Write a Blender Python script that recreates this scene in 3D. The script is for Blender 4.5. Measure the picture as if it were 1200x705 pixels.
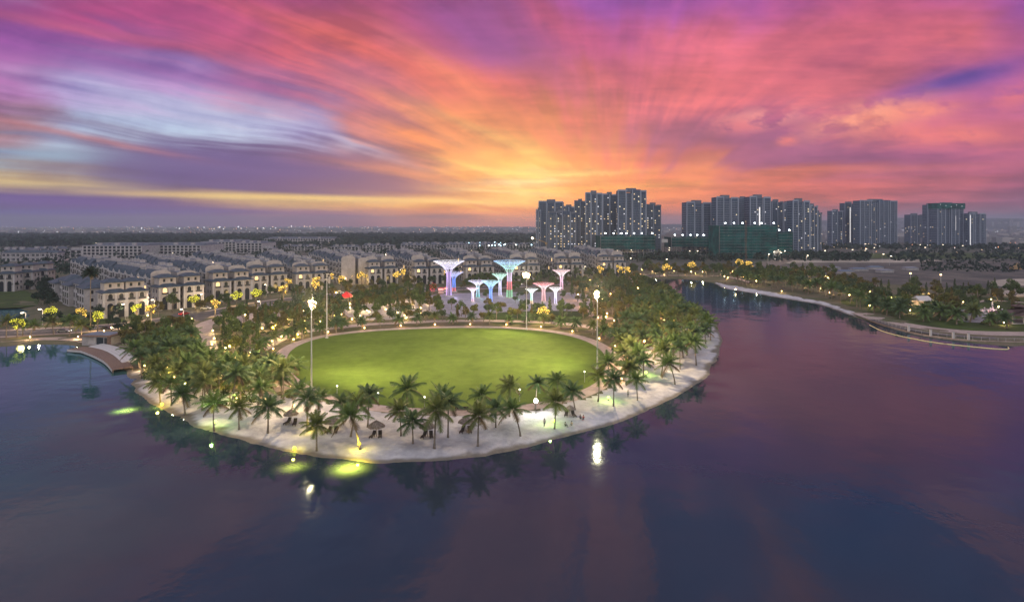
import bpy, bmesh, math, random
import numpy as np
from mathutils import Vector, Matrix
from mathutils.geometry import tessellate_polygon

random.seed(7)
HAZE = 0.00014
S = bpy.context.scene
for o in list(bpy.data.objects):
    bpy.data.objects.remove(o)

# ------------------------------------------------------------------ camera
EYE, FOC, HOR = 42.0, 680.0, 263.0      # eye height (m), focal length and horizon row for a 1200 x 705 frame
cam_d = bpy.data.cameras.new('camera')
cam_d.sensor_width = 36.0
cam_d.lens = 36.0 * FOC / 1200.0
cam_d.shift_y = -(352.5 - HOR) / 1200.0
cam_d.clip_start = 0.5
cam_d.clip_end = 40000
cam = bpy.data.objects.new('camera', cam_d)
cam.location = (0, 0, EYE)
cam.rotation_euler = (math.pi / 2, 0, 0)
S.collection.objects.link(cam)
S.camera = cam

# ------------------------------------------------------------------ render settings
S.view_settings.view_transform = 'Standard'
S.view_settings.look = 'None'
S.view_settings.exposure = 0.0
S.view_settings.gamma = 1.0
S.view_settings.use_curve_mapping = False
cy = S.cycles
cy.use_denoising = True
cy.max_bounces = 5
cy.diffuse_bounces = 2
cy.glossy_bounces = 3
cy.transmission_bounces = 2
cy.volume_bounces = 0
cy.transparent_max_bounces = 6
cy.caustics_reflective = False
cy.caustics_refractive = False
cy.sample_clamp_indirect = 3.0
cy.sample_clamp_direct = 0.0
cy.use_light_tree = True

# ------------------------------------------------------------------ small helpers
def lin(c):
    out = []
    for v in c[:3]:
        v = v / 255.0
        out.append(v / 12.92 if v <= 0.04045 else ((v + 0.055) / 1.055) ** 2.4)
    return tuple(out) + (1.0,)

# ------------------------------------------------------------------ sky (world)
W = bpy.data.worlds.new('World')
S.world = W
W.use_nodes = True
nt = W.node_tree
nt.nodes.clear()

class V:
    """a float socket with operators"""
    def __init__(s, sock): s.s = sock
    def __add__(a, b): return mth('ADD', a, b)
    __radd__ = __add__
    def __sub__(a, b): return mth('SUBTRACT', a, b)
    def __rsub__(a, b): return mth('SUBTRACT', b, a)
    def __mul__(a, b): return mth('MULTIPLY', a, b)
    __rmul__ = __mul__
    def __truediv__(a, b): return mth('DIVIDE', a, b)

TREE = [nt]
def put(sock, v):
    if isinstance(v, V): TREE[0].links.new(v.s, sock)
    elif hasattr(v, 'is_output'): TREE[0].links.new(v, sock)
    else: sock.default_value = v
def mth(op, a, b=None, clamp=False):
    n = TREE[0].nodes.new('ShaderNodeMath'); n.operation = op; n.use_clamp = clamp
    put(n.inputs[0], a)
    if b is not None: put(n.inputs[1], b)
    return V(n.outputs[0])
def smooth(x, a, b):
    n = TREE[0].nodes.new('ShaderNodeMapRange'); n.interpolation_type = 'SMOOTHSTEP'
    put(n.inputs['Value'], x); n.inputs['From Min'].default_value = a; n.inputs['From Max'].default_value = b
    return V(n.outputs['Result'])
def vec(x, y, z):
    n = TREE[0].nodes.new('ShaderNodeCombineXYZ')
    put(n.inputs[0], x); put(n.inputs[1], y); put(n.inputs[2], z)
    return n.outputs[0]
def noise(v, scale=1.0, detail=2.0, rough=0.5):
    n = TREE[0].nodes.new('ShaderNodeTexNoise'); n.noise_dimensions = '3D'
    TREE[0].links.new(v, n.inputs['Vector'])
    n.inputs['Scale'].default_value = scale; n.inputs['Detail'].default_value = detail; n.inputs['Roughness'].default_value = rough
    return V(n.outputs[0])
def mixc(f, a, b, blend='MIX'):
    n = TREE[0].nodes.new('ShaderNodeMix'); n.data_type = 'RGBA'; n.blend_type = blend
    put(n.inputs[0], f); put(n.inputs[6], a); put(n.inputs[7], b)
    return n.outputs[2]
def ramp(x, stops, interp='EASE'):
    n = TREE[0].nodes.new('ShaderNodeValToRGB'); put(n.inputs[0], x)
    e = n.color_ramp; e.interpolation = interp
    while len(e.elements) > 1: e.elements.remove(e.elements[-1])
    e.elements[0].position = stops[0][0]; e.elements[0].color = stops[0][1]
    for p, c in stops[1:]:
        k = e.elements.new(p); k.color = c
    return n.outputs[0]

tc = nt.nodes.new('ShaderNodeTexCoord')
sep = nt.nodes.new('ShaderNodeSeparateXYZ')
nt.links.new(tc.outputs['Generated'], sep.inputs[0])
dx_, dy_, dz_ = V(sep.outputs[0]), V(sep.outputs[1]), V(sep.outputs[2])
yy = mth('MAXIMUM', dy_, 0.12)
zz = mth('MAXIMUM', dz_, 0.0)
px = dx_ / yy * FOC + 600.0           # bearing, as a tangent
h = zz / yy * FOC                     # height above the horizon, as a tangent

# long streaks fan out of one point low on the horizon
n5 = noise(vec(px * 0.009, h * 0.018, 6.2), 1.0, 4.0, 0.6)         # soft billows
ddx = px - 720.0
ddx = ddx + mth('TANH', ddx * (1 / 170.0)) * 260.0
hh = h + 14.0
rad = mth('SQRT', ddx * ddx + hh * hh)
lr = mth('LOGARITHM', rad, 2.718)
bend = noise(vec(px * 0.004, h * 0.009, 3.3), 1.0, 2.0)
qx = ddx / hh
ang = mth('LOGARITHM', qx + mth('SQRT', qx * qx + 1.0), 2.718) + (bend - 0.5) * 0.22
n1 = noise(vec(ang * 2.2, lr * 1.2, 1.7), 1.0, 2.0)
n2 = noise(vec(ang * 5.5, lr * 1.5, 4.1), 1.0, 3.0, 0.6)
n3 = noise(vec(ang * 17.0, lr * 2.0, 9.3), 1.0, 3.0, 0.6)
n4 = noise(vec(px * 0.0075 + h * 0.006, h * 0.075, 2.2), 1.0, 3.0, 0.55)       # flat bars near the horizon
sh = smooth(h, 5.0, 110.0) * 0.82 + 0.18
pxw = px + (n1 - 0.5) * 190.0 * sh + (n5 - 0.5) * 70.0 + (n2 - 0.5) * 60.0
lf = smooth(px, 620.0, 300.0)
hw = h + ((n1 - 0.5) * (60.0 + lf * 50.0) + (n2 - 0.5) * (42.0 + lf * 60.0) + (n3 - 0.5) * (10.0 + lf * 22.0)) * sh + (n4 - 0.5) * (15.0 - lf * 9.0) + (n5 - 0.5) * (14.0 - lf * 7.0)
t = mth('ADD', pxw * (1 / 1600.0), 0.125, clamp=True)

SKY = [   # height above horizon, [(bearing, colour)...]
 (3,  [(0,(92,80,142)),(200,(118,98,150)),(330,(140,108,150)),(430,(176,122,140)),(520,(200,128,112)),(620,(176,108,110)),(780,(136,100,122)),(950,(132,96,118)),(1200,(112,86,118))]),
 (14, [(0,(86,74,150)),(100,(112,90,166)),(220,(138,108,164)),(340,(186,130,146)),(430,(226,160,126)),(520,(236,150,104)),(600,(240,150,100)),(700,(214,112,92)),(800,(196,98,98)),(950,(180,90,106)),(1100,(150,86,118)),(1200,(136,80,120))]),
 (28, [(0,(84,64,140)),(90,(96,74,156)),(170,(118,90,150)),(235,(214,172,130)),(330,(246,206,124)),(440,(242,188,114)),(550,(254,196,98)),(600,(255,222,130)),(690,(248,140,86)),(800,(240,118,90)),(950,(228,104,106)),(1100,(194,90,120)),(1200,(162,84,130))]),
 (48, [(0,(212,186,134)),(70,(190,170,146)),(140,(126,112,144)),(210,(92,78,146)),(300,(82,66,136)),(400,(90,70,136)),(470,(136,86,112)),(530,(240,168,94)),(610,(255,230,140)),(690,(250,156,92)),(800,(250,142,98)),(900,(238,114,102)),(1000,(226,104,112)),(1100,(206,96,122)),(1200,(188,88,132))]),
 (78, [(0,(150,178,202)),(60,(154,172,200)),(120,(124,116,160)),(200,(104,88,152)),(300,(96,76,146)),(400,(116,76,134)),(480,(200,116,110)),(540,(246,166,104)),(620,(250,186,104)),(680,(248,150,92)),(760,(232,112,104)),(850,(172,80,130)),(950,(164,78,136)),(1050,(180,84,140)),(1200,(196,92,140))]),
 (113,[(-50,(150,90,110)),(20,(170,130,150)),(90,(172,190,224)),(200,(182,204,238)),(300,(186,200,236)),(370,(180,178,224)),(430,(214,130,136)),(500,(250,146,98)),(600,(250,148,98)),(690,(234,118,108)),(790,(182,86,124)),(940,(168,82,142)),(1030,(216,110,130)),(1110,(224,108,134)),(1200,(208,98,132))]),
 (163,[(0,(176,116,184)),(90,(176,158,216)),(200,(186,150,212)),(300,(194,112,166)),(390,(212,112,142)),(490,(240,120,110)),(600,(238,112,110)),(700,(234,110,122)),(850,(236,110,122)),(1000,(228,108,126)),(1090,(206,96,146)),(1200,(190,92,158))]),
 (213,[(0,(160,76,168)),(140,(158,78,160)),(280,(198,80,128)),(390,(226,96,112)),(490,(196,82,130)),(590,(168,74,146)),(700,(196,82,146)),(850,(226,104,132)),(1000,(230,106,126)),(1100,(230,108,126)),(1200,(190,86,146))]),
 (263,[(0,(140,58,136)),(150,(172,60,128)),(300,(186,68,132)),(450,(196,76,126)),(600,(150,70,152)),(700,(156,70,172)),(850,(182,82,172)),(1000,(216,94,140)),(1200,(156,72,166))]),
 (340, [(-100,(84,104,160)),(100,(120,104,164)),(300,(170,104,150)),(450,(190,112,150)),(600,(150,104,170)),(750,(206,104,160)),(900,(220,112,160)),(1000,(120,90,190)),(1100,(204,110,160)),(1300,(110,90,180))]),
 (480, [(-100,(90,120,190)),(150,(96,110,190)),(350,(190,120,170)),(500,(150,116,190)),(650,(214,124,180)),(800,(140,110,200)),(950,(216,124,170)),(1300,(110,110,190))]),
]
col = None
for k, (hv, st) in enumerate(SKY):
    r = ramp(t, [((p + 200) / 1600.0, lin(c)) for p, c in st])
    if col is None: col = r
    else: col = mixc(smooth(hw, SKY[k - 1][0], hv), col, r)

def blob(col, bx, bh, sx, sy, rot, c, amount, ragged=1.0):
    ca, sa = math.cos(math.radians(rot)), math.sin(math.radians(rot))
    ex = px - bx + (n5 - 0.5) * 60.0 * ragged
    ey = h - bh + (n2 - 0.5) * 34.0 * ragged + (n5 - 0.5) * 20.0 * ragged
    u = (ex * ca + ey * sa) * (1.0 / sx)
    v = (ey * ca - ex * sa) * (1.0 / sy)
    d = u * u + v * v
    return mixc(mth('EXPONENT', d * -1.0) * amount, col, lin(c))
col = blob(col, 1120, 168, 85, 13, 14, (84, 58, 176), 0.85, 0.5)
col = blob(col, 1030, 126, 50, 9, 12, (252, 146, 124), 0.95, 1.3)
col = blob(col, 1100, 108, 70, 9, -3, (240, 118, 120), 0.55)
col = blob(col, 520, 9.5, 38, 3.2, 0, (112, 74, 104), 0.9, 0.05)
col = blob(col, 390, 9, 48, 5, 0, (132, 96, 146), 0.6, 0.1)
col = blob(col, 605, 46, 55, 6, 0, (255, 240, 160), 0.7, 0.5)
col = blob(col, 570, 30, 60, 4, 0, (255, 232, 146), 0.55, 0.4)
col = blob(col, 640, 64, 70, 5, 0, (255, 226, 140), 0.5, 0.7)
col = blob(col, 300, 33, 190, 4.2, -1.5, (252, 222, 140), 0.85, 0.12)
col = blob(col, 40, 49, 120, 5, -2, (226, 200, 140), 0.6, 0.12)
col = blob(col, 60, 84, 70, 9, -2, (158, 184, 206), 0.6, 0.2)
col = blob(col, 70, 25, 210, 11, -3, (84, 58, 150), 0.95, 0.15)
col = blob(col, 60, 15, 240, 3, 0, (70, 62, 160), 0.7, 0.1)
col = blob(col, 280, 62, 150, 21, -4, (74, 54, 140), 0.85, 0.35)
col = blob(col, 400, 48, 90, 12, -3, (84, 58, 128), 0.7, 0.3)
col = blob(col, 90, 104, 150, 5, -11, (206, 122, 120), 0.6, 0.35)

for bx, bh, sx, sy, rot, c, am in ((430,205,170,13,-19,(248,112,100),.7),(565,150,120,13,-34,(252,140,104),.6),(560,222,120,22,-28,(142,62,150),.75),
    (150,186,210,9,-10,(150,76,170),.6),(130,222,220,8,-10,(206,88,126),.55),(230,134,170,9,-13,(196,208,242),.6),(385,104,80,5,-20,(206,212,242),.6),(60,128,150,5,-9,(120,92,140),.5),
    (880,166,110,15,20,(236,110,128),.5),(1010,204,130,20,22,(232,106,136),.5),(700,214,85,14,-52,(206,82,138),.5),(860,104,140,15,4,(154,74,134),.6),(930,118,60,12,-3,(178,74,128),.5),
    (900,60,210,5,2,(252,132,104),.6),(1000,76,150,6,1,(170,78,138),.5),(800,30,150,4,0,(252,146,98),.5),(480,60,90,6,-9,(250,156,112),.6),(470,40,70,7,-4,(96,70,128),.6),(610,90,110,7,-22,(255,206,118),.55),(500,118,80,8,-30,(252,160,112),.5),(640,246,60,18,-40,(232,92,112),.5)):
    col = blob(col, bx, bh, sx, sy, rot, c, am, 0.45)
for bx, bh, sx, sy, rot, c, am in ((612,50,50,3.6,2,(255,246,176),.9),(585,38,62,2.6,-3,(255,240,160),.85),(560,25,55,2.2,-3,(255,238,150),.8),(655,58,70,3,3,(255,226,140),.7),(620,22,60,2,0,(255,214,120),.6),(720,44,90,3,2,(255,178,100),.6),(560,66,60,4,-12,(255,206,120),.6)):
    col = blob(col, bx, bh, sx, sy, rot, c, am, 0.22)
fine = (n2 - 0.5) * (lf * 1.6 + 0.7) * sh + (n1 - 0.5) * 0.8 * sh + (n3 - 0.5) * (lf * 1.0 + 0.16) * sh + (n5 - 0.5) * 1.7 + (n4 - 0.5) * (1.3 - sh) * (2.6 - lf * 2.0)
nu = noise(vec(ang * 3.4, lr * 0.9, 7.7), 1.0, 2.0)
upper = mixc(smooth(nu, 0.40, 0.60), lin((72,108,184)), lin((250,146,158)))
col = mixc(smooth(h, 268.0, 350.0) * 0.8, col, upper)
tint = mixc(mth('ADD', fine, 0.5, clamp=True), (0.55, 0.46, 0.68, 1), (1.20, 1.16, 1.06, 1))
col = mixc(1.0, col, tint, 'MULTIPLY')
hs = nt.nodes.new('ShaderNodeHueSaturation'); hs.inputs['Saturation'].default_value = 1.0; hs.inputs['Value'].default_value = 0.95
nt.links.new(col, hs.inputs['Color']); col = hs.outputs[0]

def puff(col, bx, bh, sx, sy, rot, c, amount):
    ca, sa = math.cos(math.radians(rot)), math.sin(math.radians(rot))
    ex, ey = px - bx, h - bh
    u = (ex * ca + ey * sa) * (1.0 / sx); v = (ey * ca - ex * sa) * (1.0 / sy)
    return mixc(mth('EXPONENT', (u * u + v * v) * -1.0) * smooth(bil, 0.36, 0.60) * amount, col, lin(c))
bil = noise(vec(px * 0.028 + (n5 - 0.5) * 2.0, h * 0.055, 8.8), 1.0, 4.0, 0.6)
for a_ in ((1015,126,62,15,14,(255,156,132),1.0),(1080,132,40,9,8,(252,140,124),.9),(1110,106,75,11,-3,(246,124,120),.8),(922,98,12,6,0,(244,120,116),.8),(892,124,46,11,6,(246,150,146),.85),(870,116,34,9,2,(230,104,122),.6),(1190,150,30,14,20,(240,116,120),.6)):
    col = puff(col, *a_)

for b_ in ((300,60,165,15,-4,(82,60,144),.85,.25),(150,74,110,9,-4,(106,90,148),.6,.3),(425,46,95,9,-2,(92,62,126),.75,.2),(340,31.5,210,3.4,-1.2,(254,216,132),.85,.06),(20,48,95,4,-3,(228,200,140),.7,.08),
           (60,27,200,9,-3,(92,62,154),.85,.1),(50,15,230,2.6,0,(72,66,160),.7,.05),(60,80,60,8,-2,(154,182,206),.7,.15),(520,10,40,2.8,0,(108,72,104),.85,.04),(395,10,45,4,0,(128,92,146),.6,.05)):
    col = blob(col, *b_)

# the half of the sky behind the camera: even lavender, set brighter than dusk to light facades and ground
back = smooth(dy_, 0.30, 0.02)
col = mixc(smooth(h, 520.0, 1000.0), col, (0.60, 0.58, 0.70, 1))  # high sky, out of view, also raised as fill light
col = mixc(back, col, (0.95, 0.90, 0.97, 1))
nsk = nt.nodes.new('ShaderNodeTexSky'); nsk.sky_type = 'NISHITA'; nsk.sun_disc = False
nsk.sun_elevation = math.radians(2.0); nsk.sun_rotation = math.radians(0.0)
bg1 = nt.nodes.new('ShaderNodeBackground'); bg1.inputs[1].default_value = 0.02
nt.links.new(nsk.outputs[0], bg1.inputs[0])
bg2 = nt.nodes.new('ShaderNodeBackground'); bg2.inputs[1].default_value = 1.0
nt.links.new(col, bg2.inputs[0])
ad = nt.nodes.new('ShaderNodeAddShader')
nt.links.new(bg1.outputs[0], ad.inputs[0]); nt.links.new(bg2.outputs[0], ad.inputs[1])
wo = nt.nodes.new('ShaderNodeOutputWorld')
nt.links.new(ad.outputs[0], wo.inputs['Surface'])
W.cycles.sampling_method = 'MANUAL'
W.cycles.sample_map_resolution = 512

# the last of the sun, below the cloud bank
sun_d = bpy.data.lights.new('sun', 'SUN'); sun_d.energy = 0.25; sun_d.angle = math.radians(6); sun_d.color = (1.0, 0.62, 0.34)
sun = bpy.data.objects.new('sun', sun_d); S.collection.objects.link(sun)
sun.rotation_euler = (math.radians(-87), 0, 0)      # shines from +Y, just above the horizon

# ------------------------------------------------------------------ mesh building
class MB:
    def __init__(s): s.v = []; s.f = []; s.m = []
    def face(s, pts, m=0):
        n = len(s.v); s.v.extend([tuple(p) for p in pts]); s.f.append(tuple(range(n, n + len(pts)))); s.m.append(m)
    def raw(s, vs, fs, m=0):
        n = len(s.v); s.v.extend([tuple(p) for p in vs])
        for f in fs: s.f.append(tuple(n + i for i in f)); s.m.append(m)
    def box(s, x0, x1, y0, y1, z0, z1, m=0):
        s.raw([(x0,y0,z0),(x1,y0,z0),(x1,y1,z0),(x0,y1,z0),(x0,y0,z1),(x1,y0,z1),(x1,y1,z1),(x0,y1,z1)],
              [(0,3,2,1),(4,5,6,7),(0,1,5,4),(1,2,6,5),(2,3,7,6),(3,0,4,7)], m)
    def prism(s, pts, z0, z1, m=0):
        n = len(pts)
        s.raw([(p[0],p[1],z0) for p in pts] + [(p[0],p[1],z1) for p in pts],
              [tuple(range(n))[::-1], tuple(range(n, 2*n))] + [(i,(i+1)%n,n+(i+1)%n,n+i) for i in range(n)], m)
    def panel(s, pts, y0, y1, m=0):      # outline in x,z extruded along y
        n = len(pts)
        s.raw([(p[0],y0,p[1]) for p in pts] + [(p[0],y1,p[1]) for p in pts],
              [tuple(range(n)), tuple(range(n, 2*n))[::-1]] + [((i+1)%n,i,n+i,n+(i+1)%n) for i in range(n)], m)
    def hip(s, x0, x1, y0, y1, z0, z1, k=0.5, t=0.25, m=0):     # hipped roof with an eaves board
        s.box(x0, x1, y0, y1, z0, z0 + t, m)
        w, d = x1 - x0, y1 - y0; r = min(w, d) * k
        z0 += t
        a = [(x0,y0,z0),(x1,y0,z0),(x1,y1,z0),(x0,y1,z0)]
        b = [(x0+r,y0+r,z1),(x1-r,y0+r,z1),(x1-r,y1-r,z1),(x0+r,y1-r,z1)]
        s.raw(a + b, [(0,1,5,4),(1,2,6,5),(2,3,7,6),(3,0,4,7),(4,5,6,7)], m)
    def tube(s, pts, rad, n=6, m=0, cap=True):
        pts = [Vector(p) for p in pts]
        if not hasattr(rad, '__len__'): rad = [rad] * len(pts)
        vs = []
        for i, p in enumerate(pts):
            d = (pts[min(i+1, len(pts)-1)] - pts[max(i-1, 0)]).normalized()
            a = d.orthogonal().normalized() if abs(d.z) < 0.95 else Vector((1, 0, 0))
            a = (a - d * a.dot(d)).normalized(); b = d.cross(a)
            for k in range(n):
                q = 2 * math.pi * k / n
                vs.append(p + (a * math.cos(q) + b * math.sin(q)) * rad[i])
        fs = []
        for i in range(len(pts) - 1):
            for k in range(n):
                fs.append((i*n+k, i*n+(k+1)%n, (i+1)*n+(k+1)%n, (i+1)*n+k))
        if cap:
            fs.append(tuple(range(n))[::-1]); fs.append(tuple(range((len(pts)-1)*n, len(pts)*n)))
        s.raw(vs, fs, m)
    def ball(s, c, r, nu=8, nv=6, m=0, sz=1.0):
        vs = [(c[0], c[1], c[2] - r*sz)]
        for j in range(1, nv):
            p = -math.pi/2 + math.pi*j/nv
            for i in range(nu):
                q = 2*math.pi*i/nu
                vs.append((c[0]+r*math.cos(p)*math.cos(q), c[1]+r*math.cos(p)*math.sin(q), c[2]+r*sz*math.sin(p)))
        vs.append((c[0], c[1], c[2] + r*sz))
        fs = [(0, 1+(i+1)%nu, 1+i) for i in range(nu)]
        for j in range(nv-2):
            for i in range(nu):
                a = 1+j*nu
                fs.append((a+i, a+(i+1)%nu, a+nu+(i+1)%nu, a+nu+i))
        l = len(vs)-1; a = 1+(nv-2)*nu
        fs += [(a+i, a+(i+1)%nu, l) for i in range(nu)]
        s.raw(vs, fs, m)
    def mesh(s, name, mats, smooth_=False):
        me = bpy.data.meshes.new(name)
        me.from_pydata(s.v, [], s.f)
        for m in (mats if isinstance(mats, (list, tuple)) else [mats]): me.materials.append(m)
        if len(s.m): me.polygons.foreach_set('material_index', s.m)
        if smooth_: me.polygons.foreach_set('use_smooth', [True]*len(s.f))
        me.update()
        return me

def link(name, data, parent=None, loc=(0,0,0), rz=0.0, scale=None):
    o = bpy.data.objects.new(name, data)
    S.collection.objects.link(o)
    o.location = loc
    if rz: o.rotation_euler = (0, 0, rz)
    if scale is not None: o.scale = scale if hasattr(scale, '__len__') else (scale,)*3
    if parent is not None: o.parent = parent
    return o
def tag(o, label, cat, group=None, kind=None):
    if label: o['label'] = label
    if cat: o['category'] = cat
    if group: o['group'] = group
    if kind: o['kind'] = kind
    return o
def thing(name, label, cat, loc=(0,0,0), rz=0.0, scale=None, group=None):
    return tag(link(name, None, None, loc, rz, scale), label, cat, group)
def struct(name, me, kind='structure'):
    o = link(name, me); o['kind'] = kind; return o

def gnd(x, y, z=0.6):                      # a picture position on level ground, as a place
    d = (EYE - z) * FOC / (y - HOR)
    return ((x - 600.0) / FOC * d, d)
def perm(y, z=0.6): return (EYE - z) / (y - HOR)     # metres per pixel there

ORD = 'first second third fourth fifth sixth seventh eighth ninth tenth eleventh twelfth thirteenth fourteenth fifteenth sixteenth seventeenth eighteenth nineteenth twentieth'.split()
def ordinal(i):
    if i < 20: return ORD[i]
    return ['twenty', 'thirty', 'forty', 'fifty', 'sixty'][(i+1)//10 - 2] + '-' + ORD[(i+1) % 10 - 1] if (i+1) % 10 else ['twentieth','thirtieth','fortieth','fiftieth','sixtieth'][(i+1)//10-2]

# ------------------------------------------------------------------ materials
def mat(name, c, rough=0.8, spec=0.3, metal=0.0, var=0.0, vscale=1.0, c2=None, emit=None, estr=0.0, light=True, bump=0.0, bscale=4.0, trans=0.0, ior=None, coords='Object', detail=4.0):
    m = bpy.data.materials.new(name); m.use_nodes = True
    t = m.node_tree; b = t.nodes['Principled BSDF']
    b.inputs['Base Color'].default_value = tuple(c) + (1,)
    b.inputs['Roughness'].default_value = rough
    b.inputs['Specular IOR Level'].default_value = spec
    b.inputs['Metallic'].default_value = metal
    if ior: b.inputs['IOR'].default_value = ior
    if emit is not None:
        b.inputs['Emission Color'].default_value = tuple(emit) + (1,)
        b.inputs['Emission Strength'].default_value = estr
        if not light: m.cycles.emission_sampling = 'NONE'
    old = TREE[0]; TREE[0] = t
    if var or c2 is not None or bump:
        tcn = t.nodes.new('ShaderNodeTexCoord')
        co = tcn.outputs[coords]
        if coords == 'World':
            co = t.nodes.new('ShaderNodeNewGeometry').outputs['Position']
        if var or c2 is not None:
            n = noise(co, vscale, detail, 0.6)
            lo = c2 if c2 is not None else tuple(v*(1-var) for v in c)
            hi = c if c2 is not None else tuple(min(1, v*(1+var)) for v in c)
            f = smooth(n, 0.34, 0.66)
            colr = mixc(f, tuple(lo)+(1,), tuple(hi)+(1,))
            if c2 is not None and var:
                n_b = noise(co, vscale*5.3, 3.0, 0.6)
                k = mth('ADD', (n_b - 0.5) * (2*var), 1.0)
                colr = mixc(1.0, colr, vec(k, k, k), 'MULTIPLY')
            t.links.new(colr, b.inputs['Base Color'])
        if bump:
            nb = noise(co, bscale, 4.0, 0.6)
            bn = t.nodes.new('ShaderNodeBump'); bn.inputs['Strength'].default_value = bump; bn.inputs['Distance'].default_value = 0.2
            t.links.new(nb.s, bn.inputs['Height']); t.links.new(bn.outputs[0], b.inputs['Normal'])
    if trans:
        tr = t.nodes.new('ShaderNodeBsdfTranslucent')
        tr.inputs[0].default_value = tuple(min(1, v*1.6) for v in c) + (1,)
        mx = t.nodes.new('ShaderNodeMixShader'); mx.inputs[0].default_value = trans
        t.links.new(b.outputs[0], mx.inputs[1]); t.links.new(tr.outputs[0], mx.inputs[2])
        t.links.new(mx.outputs[0], t.nodes['Material Output'].inputs['Surface'])
    TREE[0] = old
    return m
def glow(name, c, s, light=False):
    return mat(name, tuple(min(.8, v) for v in c), emit=c, estr=s, light=light)

def lamp_light(name, parent, loc, power, colr, radius=0.15, spot=None):
    d = bpy.data.lights.new(name, 'SPOT' if spot else 'POINT')
    d.energy = power; d.color = colr; d.shadow_soft_size = radius
    if spot: d.spot_size = math.radians(spot[0]); d.spot_blend = spot[1]
    o = bpy.data.objects.new(name, d); S.collection.objects.link(o); o.location = loc
    if parent is not None: o.parent = parent
    return o

# ------------------------------------------------------------------ terrain: one height field, water below it
def catmull(pts, step=2.0, closed=True):
    out = []; n = len(pts)
    rng = range(n) if closed else range(n - 1)
    for i in rng:
        if closed: p0, p1, p2, p3 = pts[i-1], pts[i], pts[(i+1) % n], pts[(i+2) % n]
        else: p0, p1, p2, p3 = pts[max(i-1, 0)], pts[i], pts[i+1], pts[min(i+2, n-1)]
        k = max(1, min(60, int(math.hypot(p2[0]-p1[0], p2[1]-p1[1]) / step)))
        for j in range(k):
            t = j / k; t2, t3 = t*t, t*t*t
            out.append(tuple(0.5*((2*p1[a]) + (-p0[a]+p2[a])*t + (2*p0[a]-5*p1[a]+4*p2[a]-p3[a])*t2 + (-p0[a]+3*p1[a]-3*p2[a]+p3[a])*t3) for a in (0, 1)))
    if not closed: out.append(tuple(pts[-1]))
    return out
def inside(poly, xs, ys):
    P = np.asarray(poly); xs = np.asarray(xs, float); ys = np.asarray(ys, float)
    c = np.zeros(xs.shape, bool)
    for (x0, y0), (x1, y1) in zip(P, np.roll(P, -1, 0)):
        k = ((y0 > ys) != (y1 > ys))
        if y1 != y0: c ^= k & (xs < (x1-x0)*(ys-y0)/(y1-y0) + x0)
    return c
def sdist(poly, xs, ys):        # distance to the outline
    P = np.asarray(poly); d = np.full(xs.shape, 1e9)
    for a, b in zip(P, np.roll(P, -1, 0)):
        ab = b - a; l = ab.dot(ab) + 1e-9
        t = np.clip(((xs-a[0])*ab[0] + (ys-a[1])*ab[1]) / l, 0, 1)
        d = np.minimum(d, (xs-a[0]-t*ab[0])**2 + (ys-a[1]-t*ab[1])**2)
    return np.sqrt(d)
G0 = lambda pts, z=0.0: [gnd(x, y, z) for x, y in pts]

LAKE_PX = [(-420,436),(-200,414),(0,406),(40,403.5),(80,404),(100,408),(125,418),(146,431),(150,446),(167,465),(190,480),(215,492.5),(250,507),(300,521),(350,531),(400,538),(450,542),(500,541),(550,537),(600,529),(650,514),(700,501),(740,489),(778,472),(803,458),(813,452),(829,440),(839,420),(846,402),(843,388),(835,376),(815,362),(790,349),(765,338),(747,331),(762,327.5),(800,327),(833,331),(850,338),(880,343),(920,350),(960,357),(985,365),(1010,373.5),(1040,382.5),(1080,392),(1130,400),(1176,405),(1215,405),(1330,412),(1600,440)]
LAKE = catmull(G0(LAKE_PX), 3.0, closed=False)
LAKE = LAKE + [(520, 40), (520, -120), (-520, -120), (-520, 60)]
POND = catmull(G0([(-60,364),(-20,358),(20,361),(33,367),(30,374),(0,377),(-50,376)]), 3.0)

STEP = 1.6
gx = np.arange(-560, 560 + STEP, STEP); gy = np.arange(70, 520, STEP)
X, Y = np.meshgrid(gx, gy)
dl = sdist(LAKE, X, Y); dl[inside(LAKE, X, Y)] *= -1
dp = sdist(POND, X, Y); dp[inside(POND, X, Y)] *= -1
D = np.minimum(dl, dp)
def vnoise(x, y, seed):
    r = np.random.RandomState(seed); T = r.rand(256, 256)
    xi, yi = np.floor(x).astype(int), np.floor(y).astype(int); fx, fy = x-xi, y-yi
    fx, fy = fx*fx*(3-2*fx), fy*fy*(3-2*fy)
    g = lambda a, b: T[a % 256, b % 256]
    return (g(xi,yi)*(1-fx)+g(xi+1,yi)*fx)*(1-fy)+(g(xi,yi+1)*(1-fx)+g(xi+1,yi+1)*fx)*fy
lump = (vnoise(X/6.0, Y/6.0, 1) - .5)*.55 + (vnoise(X/2.6, Y/2.6, 2) - .5)*.34
Dn = D + (vnoise(X/6.0, Y/6.0, 3) - .5) * 1.2
Z = np.where(D > 0, 0.6 * np.clip(Dn / 4.5, 0, 1) ** 0.8, np.clip(Dn * 0.16, -2.5, 0)) + lump * np.clip(D/2.0, 0, 1) * np.clip((16 - D) / 5, 0, 1)
Z = np.where(D > 15, 0.6, Z)
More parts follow.
